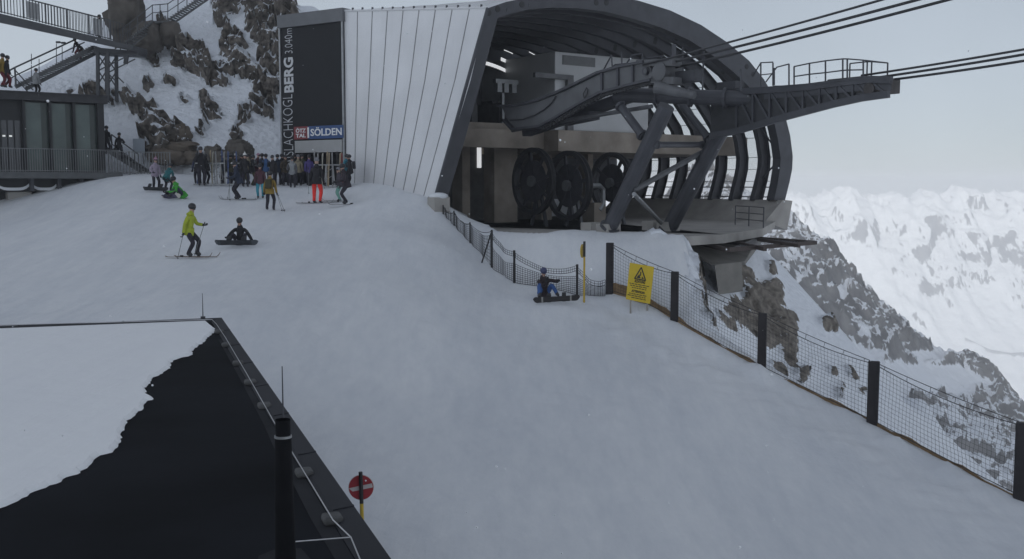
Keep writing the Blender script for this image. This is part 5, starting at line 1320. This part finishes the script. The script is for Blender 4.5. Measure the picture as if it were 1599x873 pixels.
def person(loc, rz, J, key, jacket, trousers, label, scale=1.0, hat=None, hat_kind='helmet', pack=None, boots=None, gloves=None, skirt=True, sleeve=None):
    base = figure_mesh(key, J); me = base.copy(); me.name = 'person'
    for m in (jacket, trousers, boots or M_BOOT, gloves or M_GLOVE, M_FACE, sleeve or jacket): me.materials.append(m)
    o = bpy.data.objects.new('person', me); COL.objects.link(o); o.location = loc; o.scale = (scale,)*3; rot_obj(o, rz)
    tag(o, label, 'person', PPL)
    def child(mb, name, mats, smoothf=True):
        c = mb.build(name, mats, None, smoothf); c.parent = o; return c
    hd = J['hd']; f = Vector((0,-1,0)); f = (f-hd*f.dot(hd)).normalized(); sx_ = hd.cross(f).normalized(); ax = (sx_, -f, hd)
    sc = J['skull']
    mb = MB()
    if hat_kind == 'helmet':
        mb.ball(sc+hd*.035+f*-.01, (.118,.132,.118), 18, 12, ax)
        mb.v = [tuple(Vector(v) if (Vector(v)-sc).dot(hd) > -.05+.05*max(0,(Vector(v)-sc).dot(f)/.1) else sc+hd*(-.05)+((Vector(v)-sc)-hd*(Vector(v)-sc).dot(hd))*.96) for v in mb.v]
    else:
        mb.ball(sc+hd*.045-f*.008, (.105,.115,.115), 16, 10, ax)
        mb.v = [tuple(Vector(v) if (Vector(v)-sc).dot(hd) > .0 else sc+((Vector(v)-sc)-hd*(Vector(v)-sc).dot(hd))) for v in mb.v]
        if hat_kind == 'bobble': mb.ball(sc+hd*.185, .04, 10, 7)
    child(mb, 'helmet' if hat_kind == 'helmet' else 'hat', hat or M_HELM)
    mb = MB(); pts = []
    for k in range(9):
        a = R(-80+20*k); pts.append(sc+hd*.012 + f*(.103*math.cos(a)) + sx_*(.100*math.sin(a)))
    mb.grid([[p+hd*.034+f*.008 for p in pts], [p-hd*.034+f*.008 for p in pts]]); mb.grid([[p+hd*.036-f*.01 for p in pts], [p+hd*.034+f*.008 for p in pts]]); mb.grid([[p-hd*.034+f*.008 for p in pts], [p-hd*.036-f*.01 for p in pts]])
    child(mb, 'goggles', M_GOG)
    mb = MB(); nz = J['jaw']+hd*.035+f*.085; mb.ball(nz, (.016,.02,.022), 8, 6, ax, 0); mb.bar(J['jaw']-hd*.012+f*.079-sx_*.024, J['jaw']-hd*.012+f*.079+sx_*.024, .012, .008, mi=1); mb.ball(J['jaw']-hd*.05+f*.045, (.045,.04,.03), 10, 6, ax, 0)
    child(mb, 'face', [M_FACE, mat('lip_tone', (.30,.13,.11), .6)])
    for i, n in enumerate('lr'):
        if 'm' not in HAND: HAND['m'] = hand_mesh().mesh('glove', [M_GLOVE], True)
        hm = HAND['m'].copy(); hm.materials.clear(); hm.materials.append(gloves or M_GLOVE)
        h = bpy.data.objects.new('glove', hm); COL.objects.link(h); h.parent = o; d = (J['wr'+n]-J['el'+n]).normalized()
        q = d.to_track_quat('Z', 'Y'); h.location = J['wr'+n]+d*.01; h.rotation_mode = 'QUATERNION'; h.rotation_quaternion = q; h.scale = (-1.15 if n == 'r' else 1.15, 1.15, 1.15)
    # jacket skirt, hood and collar: cloth that hangs over the hips
    if skirt:
        p, b = J['pelvis'], J['belly']; u = (b-p).normalized(); fx = Vector((1,0,0)); fy = u.cross(fx).normalized(); rows = []
        for hgt, rx, ry in ((.10,.185,.165),(.0,.20,.18),(-.10,.215,.19),(-.155,.205,.18)):
            rows.append([p+u*hgt+fx*(rx*math.cos(2*math.pi*k/18))+fy*(ry*math.sin(2*math.pi*k/18))+fx*.012*math.sin(5*k+hgt*30) for k in range(19)])
        mb = MB(); mb.grid(rows); child(mb, 'jacket_hem', jacket)
    c_ = J['collar']; mb = MB(); mb.tube([c_+hd*.0, c_+hd*.05, c_+hd*.09], [.115,.10,.088], 14, False); mb.ball(c_-f*.09+hd*.0, (.10,.055,.06), 12, 8, ax); child(mb, 'collar', jacket)
    if pack:
        mb = MB(); u = (J['collar']-J['pelvis']).normalized(); bk = (-f-u*(-f).dot(u)).normalized(); cc = J['belly'].lerp(J['chest'], .55)+bk*.24; mb.box(cc, (.29,.17,.44), (sx_, bk, u)); pk = child(mb, 'backpack', pack, False); bevel(pk, .05, 3)
        for sgn in (-1, 1):
            mb = MB(); mb.tube([J['chest']+sx_*(.12*sgn)+bk*.17+u*.1, J['chest']+sx_*(.12*sgn)+u*.16, J['chest']+sx_*(.12*sgn)-bk*.185, J['belly']+sx_*(.13*sgn)-bk*.16], .022, 6); child(mb, 'strap', pack)
    return o
def wp_(o, v): return wmat(o) @ Vector(v)
M_SKI = mat('ski_topsheet', (.10,.10,.105), .4, var=.3, scale=3); M_POLE = mat('ski_pole_shaft', (.16,.17,.17), .4, .4); M_BASE = mat('board_base', (.030,.032,.036), .4, var=.2)
def ski_mesh(name, L_=1.68, w=.075):
    mb = MB(); rows = []
    for k in range(25):
        u = k/24; y = -L_*.52+L_*u; tip = max(0, (.10-u)/.10); tail = max(0, (u-.97)/.03); z = .16*tip**2+.03*tail; ww = w*(1-.28*math.sin(math.pi*min(1, max(0, (u-.1)/.85))))*(1-.75*tip**3)
        rows.append([(-ww/2,y,z),(ww/2,y,z),(ww/2,y,z+.016),(-ww/2,y,z+.016),(-ww/2,y,z)])
    mb.grid(rows, 0); mb.box((0,-.08,.035), (.065,.08,.05), mi=1); mb.box((0,.22,.04), (.065,.10,.06), mi=1); return mb
SKI_ME = ski_mesh('ski').mesh('ski', [M_SKI, M_BLK])
def ski(loc, rz, label, m=None, tilt=None, group='skis on people\'s feet'):
    me = SKI_ME
    if m: me = SKI_ME.copy(); me.materials[0] = m
    o = bpy.data.objects.new('ski', me); COL.objects.link(o); o.location = loc; o.rotation_euler = tilt or (0, 0, R(rz)); return tag(o, label, 'ski', group)
def skis_for(p, J, rz, label, m=None, spread=1.0):
    for n in 'lr':
        w = wp_(p, J['an'+n]); g = gz(w.x, w.y); ski((w.x, w.y, max(g+.004, w.z-.12*p.scale.x)), rz+random.uniform(-3,3), label, m)
def ski_pole(a_, b_, label):
    """a pole from the grip a_ to the tip b_ in the snow"""
    a_, b_ = Vector(a_), Vector(b_); o = thing('ski_pole', b_, label, 'ski pole', 'ski poles held by skiers'); d = (a_-b_).normalized()
    mb = MB(); mb.tube([b_-d*.03, b_, a_], [.004,.009,.010], 6); mb.build('shaft', M_POLE, o)
    mb = MB(); mb.tube([a_-d*.02, a_+d*.11], .018, 8); mb.build('grip', M_BLK, o)
    mb = MB(); mb.disc(b_+d*.05, d, .045, .012, 10); mb.build('basket', M_BLK, o); return o
def snowboard(c, u, n, label, L_=1.56, w=.27, m=M_BASE, mtip=None, edge=None, stripe=False):
    """u along the board, n out of its top side"""
    c, u, n = Vector(c), Vector(u).normalized(), Vector(n).normalized(); v = n.cross(u); mb = MB(); rows = []
    for k in range(29):
        t = -1+2*k/28; a = abs(t); tip = max(0, (a-.80)/.20); ww = w*(1-.13*math.cos(t*math.pi/2))*math.sqrt(max(.02, 1-tip**2.4)); z = .075*tip**1.6
        p = c+u*(t*L_/2)+n*z; rows.append([p-v*ww/2, p+v*ww/2, p+v*ww/2+n*.014, p-v*ww/2+n*.014, p-v*ww/2])
    for i in range(28): mb.grid(rows[i:i+2], 1 if mtip and (i in (5, 22) if stripe else (i < 4 or i > 23)) else 0)
    ob = thing('snowboard', c, label, 'snowboard', 'snowboards on the piste'); mb.build('deck', [m, mtip or m], ob)
    for s_ in (-.26, .26):
        mb = MB(); q = c+u*s_+n*.03; mb.box(q, (.12,.24,.03), (u, v, n)); mb.box(q-v*.11+n*.10, (.14,.03,.20), (u, v, n)); mb.tube([q-v*.07+n*.12-u*.07, q-v*.02+n*.14, q-v*.07+n*.12+u*.07], .018, 6); mb.build('binding', M_BLK, ob)
    return ob

# ---- yellow jacket skier
J1 = skeleton((.0,.03,.90), 10, 0, ((-.13,.02,.14),(.13,-.16,.14)), ((-.26,.10,.80),(.25,-.36,1.08)), head=(0,.55))
f1 = foot(297, 402); s1 = 81*f1.y/1600/1.72
p1 = person(f1, 82, J1, 'yellow', cm('lime', (.36,.42,.035)), cm('black_pants', (.022,.020,.030)), 'skier in a lime yellow jacket and black trousers standing on skis', s1)
skis_for(p1, J1, 84, 'thin ski under the lime yellow jacketed skier', mat('ski_brown', (.17,.12,.09), .5, var=.4))
w = wp_(p1, J1['hal']); ski_pole(w, foot(277, 405), 'ski pole planted behind the lime yellow jacketed skier'); w = wp_(p1, J1['har']); ski_pole(w, w+Vector((-.25,-.35,-1.02)), 'ski pole in front of the lime yellow jacketed skier')
# ---- seated snowboarders
J2 = skeleton((0,.10,.17), 6, 0, ((-.30,-.42,.20),(.30,-.42,.20)), ((-.40,-.18,.36),(.50,.0,.14)), knee=(0,-.2,1), head=(0,.25))
f2 = foot(373, 384); s2 = .98
p2 = person(f2+Vector((0,.15,-.03)), 0, J2, 'sit', cm('black_coat', (.017,.016,.020)), cm('black_pants', (.022,.020,.030)), 'snowboarder all in black sitting on the snow facing downhill', s2)
b2 = foot(372, 385); snowboard(b2+Vector((0,-.30,.16)), (1,0,.0), (.02,.80,.60), 'dark snowboard standing on edge before the all black snowboarder', 1.56, .25, M_BASE, mat('board_tip_grey', (.065,.075,.085), .4))
J3 = skeleton((0,.10,.17), 12, -6, ((-.30,-.40,.20),(.34,-.36,.20)), ((-.05,-.36,.62),(.34,-.40,.62)), knee=(0,-.2,1), head=(.3,.3))
f3 = foot(855, 466)
p3 = person(f3+Vector((-.1,.2,-.03)), 14, J3, 'sit2', cm('dark_brown', (.030,.020,.024)), cm('blue_pants', (.045,.11,.30)), 'snowboarder in bright blue trousers sitting beside the slack net', 1.04, mat('blue_helmet', (.045,.055,.13), .4), gloves=M_GLOVE)
b3 = foot(868, 474); snowboard(b3+Vector((.02,-.06,.17)), (1,.05,.055), (.02,.93,.36), 'dark snowboard with pale stripes before the blue trousered snowboarder', 1.62, .23, mat('board_dark', (.025,.022,.022), .4), mat('board_stripe', (.30,.29,.27), .5), stripe=True)
J4 = skeleton((0,.12,.17), 34, 0, ((-.22,-.45,.16),(.22,-.45,.16)), ((-.16,-.52,.28),(.18,-.50,.28)), knee=(0,-.2,1), head=(0,.6))
f4 = foot(281, 310)
p4 = person(f4, -58, J4, 'hunch', cm('green', (.055,.33,.045)), cm('navy_pants', (.035,.035,.065)), 'snowboarder in a bright green jacket sitting bent over his bindings', 1.02)
snowboard(foot(261, 311)+Vector((.15,-.1,.12)), (.75,-.6,.05), (.45,.55,.6), 'pale tipped snowboard of the seated green jacketed rider', 1.45, .26, mat('board_purple', (.05,.045,.09), .4), mat('board_white', (.55,.53,.48), .5))
# ---- standing figures
def stand_pose(key, lean=3, hands=((-.28,-.08,.80),(.28,-.08,.80)), feet=((-.12,.0,.09),(.12,.0,.09)), head=(0,.1), pel=(0,0,.91), **k):
    return key, skeleton(pel, lean, 0, feet, hands, head=head, **k)
ST = stand_pose('stand'); ST2 = stand_pose('stand2', 6, ((-.22,-.25,1.0),(.26,-.1,.82)), ((-.10,.06,.09),(.14,-.06,.09)), (.3,.2)); SKP = stand_pose('skistand', 14, ((-.24,-.34,1.0),(.24,-.34,1.0)), ((-.12,.04,.14),(.12,-.02,.14)), (0,.3), (0,.02,.88))
WALK = stand_pose('walk', 6, ((-.30,-.05,.84),(.30,-.12,.86)), ((-.10,-.16,.10),(.11,.18,.13)), (0,.2)); BENT = stand_pose('bent', 42, ((-.16,-.42,.55),(.18,-.38,.55)), ((-.16,.02,.12),(.16,.02,.12)), (0,.7), (0,.10,.80)); CARRY = stand_pose('carry', 2, ((-.20,-.18,1.28),(.27,-.06,.84)), ((-.11,-.08,.09),(.12,.08,.09)), (-.2,.1))
def st_person(px, py, top, rz, pose, jacket, trousers, label, **k):
    key, J = pose; f = foot(px, py); hgt = max((J['crown']-Vector()).z, .9)+.08; s_ = max(.84, min(1.12, (py-top)*f.y/1600/hgt))
    return person(f, rz, J, key, jacket, trousers, label, s_, **k), J
DK = cm('black_coat', (.017,.016,.020)); BP = cm('black_pants', (.022,.020,.030)); NV = cm('navy', (.022,.030,.055)); TQ = cm('turquoise', (.035,.19,.25)); GR = cm('light_grey', (.26,.27,.28)); PU = cm('violet', (.075,.055,.20)); OL = cm('olive', (.055,.052,.028)); MR = cm('maroon', (.075,.03,.042)); OC = cm('ochre', (.24,.16,.03)); TE = cm('teal', (.02,.12,.13)); BE = cm('beige', (.25,.215,.15)); PT_ = cm('patterned', (.30,.25,.32)); BL = cm('strong_blue', (.05,.12,.28)); BR_ = cm('brown', (.06,.045,.032)); RD = cm('neon_red', (.85,.045,.035)); MI = cm('mint', (.17,.36,.30)); LB2 = cm('dark_red', (.13,.02,.03))
HW = mat('white_hat', (.62,.62,.6), .8); HG = mat('grey_hat', (.2,.2,.22), .9); HP = mat('pink_hat', (.35,.2,.27), .9)
st_person(243, 297, 252, 40, BENT[0:1]+BENT[1:] if False else ST2, PT_, BP, 'snowboarder in a pale patterned jacket standing over a dark board', hat=HP, hat_kind='bobble')
st_person(262, 299, 259, 170, BENT, TE, BP, 'person in a teal jacket bending down beside the barred fence')
f = foot(243, 299); snowboard(f+Vector((.02,-.1,.12)), (1,.1,-.03), (.0,.75,.65), 'dark snowboard at the feet of the patterned jacket rider', 1.15, .24, M_BASE)
q, J = st_person(373, 312, 252, -84, SKP, NV, BP, 'skier in a dark blue jacket standing side on with long skis'); skis_for(q, J, -86, 'long dark ski under the dark blue jacketed skier')
for n, dx in (('l', -.12), ('r', .06)): w = wp_(q, J['ha'+n]); ski_pole(w, Vector((w.x+dx, w.y-.15, gz(w.x+dx, w.y-.15))), 'ski pole of the side on dark blue jacketed skier')
q, J = st_person(422, 329, 268, 176, WALK, OC, BP, 'person in an ochre yellow jacket walking uphill with poles in hand', pack=cm('pack_olive', (.05,.045,.02)))
w = wp_(q, J['hal']); 
for k in range(2): ski_pole(w+Vector((.02*k,0,0)), Vector((w.x+.30+.10*k, w.y-.35, gz(w.x+.35, w.y-.3)+.02)), 'ski pole trailing behind the ochre jacketed walker')
st_person(407, 310, 256, 8, ST, MR, cm('turq_pants', (.04,.26,.34)), 'person in a maroon jacket and turquoise trousers facing the piste')
q, J = st_person(495, 317, 247, 178, ST, DK, RD, 'skier in neon red trousers and black jacket seen from behind', hat=HG, hat_kind='hat'); skis_for(q, J, 100, 'flat ski below the neon red trousers', None)
q, J = st_person(541, 320, 256, -74, SKP, cm('dark_plum', (.030,.022,.030)), BP, 'skier in a dark plum jacket bending forward at the white wall'); skis_for(q, J, -80, 'thin ski under the dark plum jacketed skier')
q, J = st_person(531, 314, 262, -60, ST2, cm('dusky_grey', (.07,.06,.075)), MI, 'skier in mint green trousers beside the dark plum jacketed one', hat=HG, hat_kind='hat'); skis_for(q, J, -84, 'faint ski under the mint green trousers')
st_person(541, 291, 245, 60, ST, TQ, DK, 'person in a turquoise jacket close to the white cladding edge')
w0 = foot(482, 303); ski_pole(w0+Vector((0,0,1.15)), w0, 'single dark pole stuck upright near the neon red trousers')
crowd = [(315,290,230,20,CARRY,DK,BP,'tall person in black at the left end of the waiting crowd','hat',None),(309,287,243,200,ST,DK,BP,'person in black half hidden left of the tall one in black','helmet',None),
    (360,289,248,150,ST2,OL,BP,'person in an olive jacket behind the dark blue jacketed skier','helmet',None),(383,292,240,30,ST,DK,BP,'person in black with a white hat beside the rounded boulder','bobble',HW),
    (370,288,244,-30,ST2,BR_,BP,'person in brown with a white hat left of the rounded boulder','hat',HW),(395,290,246,100,CARRY,DK,OL,'person in black jacket and olive trousers near the crowd centre','helmet',None),
    (416,288,251,10,ST,BL,BP,'person in a strong blue jacket behind the turquoise trousers','helmet',None),(427,291,250,-20,CARRY,DK,BP,'person in black with raised arm next to the blue jacket','hat',None),
    (434,289,246,190,ST,NV,BP,'person in navy standing before the black tower\'s left edge','helmet',None),(445,290,250,40,ST2,BR_,BP,'person in brown below the upright white lettering','hat',None),
    (457,293,249,5,ST2,GR,BP,'person in a light grey jacket and black trousers facing the piste','helmet',None),(466,290,251,170,ST,BE,BP,'person in beige seen from behind in the tower doorway','hat',HG),
    (483,290,252,30,ST,PU,BP,'person in a violet jacket in the tower doorway','helmet',None),(474,288,250,-40,ST2,OL,BP,'person in olive green between the beige and violet jackets','hat',None),
    (505,288,252,160,ST,BR_,DK,'person in brown behind the neon red trousers','helmet',None),(522,289,250,-15,CARRY,BE,BP,'person in beige leaning on skis by the right hand rack','helmet',None),
    (547,292,248,-90,ST,DK,BP,'person in black partly behind the turquoise jacket','helmet',None),(402,287,250,80,ST2,MR,BP,'person in dark maroon at the back of the crowd','hat',HP),
    (350,288,250,-100,ST,NV,BP,'person in navy leaning at the left hand ski rack','hat',HG),(321,288,249,60,ST,DK,BP,'person in black bending towards the left hand ski rack','helmet',None),(410,287,250,0,ST2,NV,BP,'person in navy at the back between maroon and blue jackets','helmet',None),(440,288,247,120,ST,DK,BP,'person in black between the navy and the brown jackets','helmet',None),(462,287,252,-30,ST,DK,BP,'person in black looking out between grey and beige jackets','helmet',None),(490,287,254,0,ST2,DK,BP,'person in black deep in the tower doorway','hat',None),(513,287,252,30,ST,DK,BP,'person in black behind the doorway ski rack','helmet',None),(376,288,246,70,ST2,DK,BP,'person in black between the two white hats','helmet',None),(389,288,249,-60,ST,BE,OL,'person in a faded beige jacket behind the crowd centre','helmet',None)]
for (px, py, top, rz, pose, jk, tr_, lab, hk, hm_) in crowd: st_person(px, py, top, rz, pose, jk, tr_, lab, hat=hm_, hat_kind=hk, pack=(cm('pack_dark', (.03,.03,.035)) if random.random() < .35 else None), sleeve=random.choice([None, None, cm('sleeve_grey', (.09,.09,.1)), cm('sleeve_black', (.02,.02,.022)), cm('sleeve_navy', (.03,.04,.08))]))
# people away from the piste
def far_person(px, py, d, hpx, rz, pose, jk, tr_, label, **k):
    key, J = pose; f = P(px, py, d); hgt = max(J['crown'].z, .9)+.08; return person(f, rz, J, key, jk, tr_, label, max(.8, min(1.15, hpx*d/1600/hgt)), **k)
far_person(157, 63, 59.9, 28, -80, CARRY, DK, BP, 'person in black crossing the footbridge behind its bars')
far_person(4, 137, 51.8, 52, 80, WALK, OC, LB2, 'person in a yellow vest at the very edge of the terrace roof')
far_person(11, 138, 52.0, 50, 100, WALK, DK, LB2, 'person in black with dark red trousers on the terrace roof')
far_person(57, 150, 54.8, 34, 160, ST, GR, DK, 'person in a grey jacket at the foot of the access stair')
far_person(124, 93, 60.4, 26, -110, BENT, DK, LB2, 'person with dark red trousers stooping on the access stair')
far_person(167, 241, 54.6, 44, 170, ST, DK, BP, 'person in black at the corner of the terrace building')
far_person(187, 250, 54.9, 42, 190, CARRY, DK, BP, 'person in black going down the entry stair beside the handrail')

# ------------------------------------------------------------------ ski racks with skis leaning in them
M_SK = [mat('ski_'+n, c, .45, var=.3, scale=4) for n, c in (('cream',(.26,.25,.21)),('grey',(.20,.20,.20)),('black',(.03,.03,.03)),('red',(.22,.04,.035)),('tan',(.30,.24,.16)),('blue',(.04,.07,.18)))]
def rack(px, py, label, sl, n, spread):
    b = foot(px, py); r = thing('ski_rack', b, label, 'rack', 'ski racks outside the entrance tower')
    for s_ in (-.16, .16):
        mb = MB(); 
        for q in (-.30, .30): mb.tube([b+Vector((s_*1.3,q,-.05)), b+Vector((s_,0,1.10))], .028, 6)
        mb.tube([b+Vector((s_*1.2,-.22,.28)), b+Vector((s_*1.2,.22,.28))], .022, 6); mb.build('trestle', mat('rack_grey_paint', (.42,.42,.42), .5), r)
    mb = MB(); mb.bar(b+Vector((-spread,0,1.08)), b+Vector((spread,0,1.08)), .06); mb.bar(b+Vector((-spread,-.3,.04)), b+Vector((spread,-.3,.04)), .06)
    for z in (.35,.7): mb.bar(b+Vector((-.2,-.12,z)), b+Vector((.2,-.12,z+.25)), .03)
    mb.build('crossbar', M_GALV, r)
    for k in range(n):
        x = -spread+2*spread*(k+.5)/n+random.uniform(-.04,.04); side = -1 if k % 3 else 1
        o = ski((b.x+x, b.y+side*.22, b.z+.86), 0, sl, random.choice(M_SK), group='skis leaning in the racks')
        o.rotation_euler = (R(-90+side*random.uniform(9,15)), R(random.uniform(-4,4)), R(random.uniform(-22,22)))
        o.rotation_mode = 'XYZ'
rack(340, 289, 'white trestle ski rack at the left of the crowd, before the boulders', 'ski leaning in the left hand rack before the boulders', 11, 1.1)
rack(515, 293, 'white trestle ski rack in front of the tower doorway', 'ski leaning in the rack before the tower doorway', 9, .75)
for (x0,y0,x1,y1,l_) in ((347,262,362,291,'pale ski slanting down right of the left hand rack'),(335,262,329,236,'pale ski sticking up over the left hand rack')):
    pass
# ------------------------------------------------------------------ a few falling snowflakes
mb = MB(); rnd = random.Random(5)
for k in range(230):
    d = rnd.uniform(7, 40); p = P(rnd.uniform(0,1599), rnd.uniform(0,873), d)
    if d > 12 and p.z < float(np.ravel(slope_z(p.x, p.y))[0])+.2: continue
    r_ = rnd.uniform(.004,.011); mb.ball(p, r_, 5, 4)
tag(mb.build('snowflakes', mat('flake_white', (.85,.87,.9), .8), fix=False), kind='stuff')
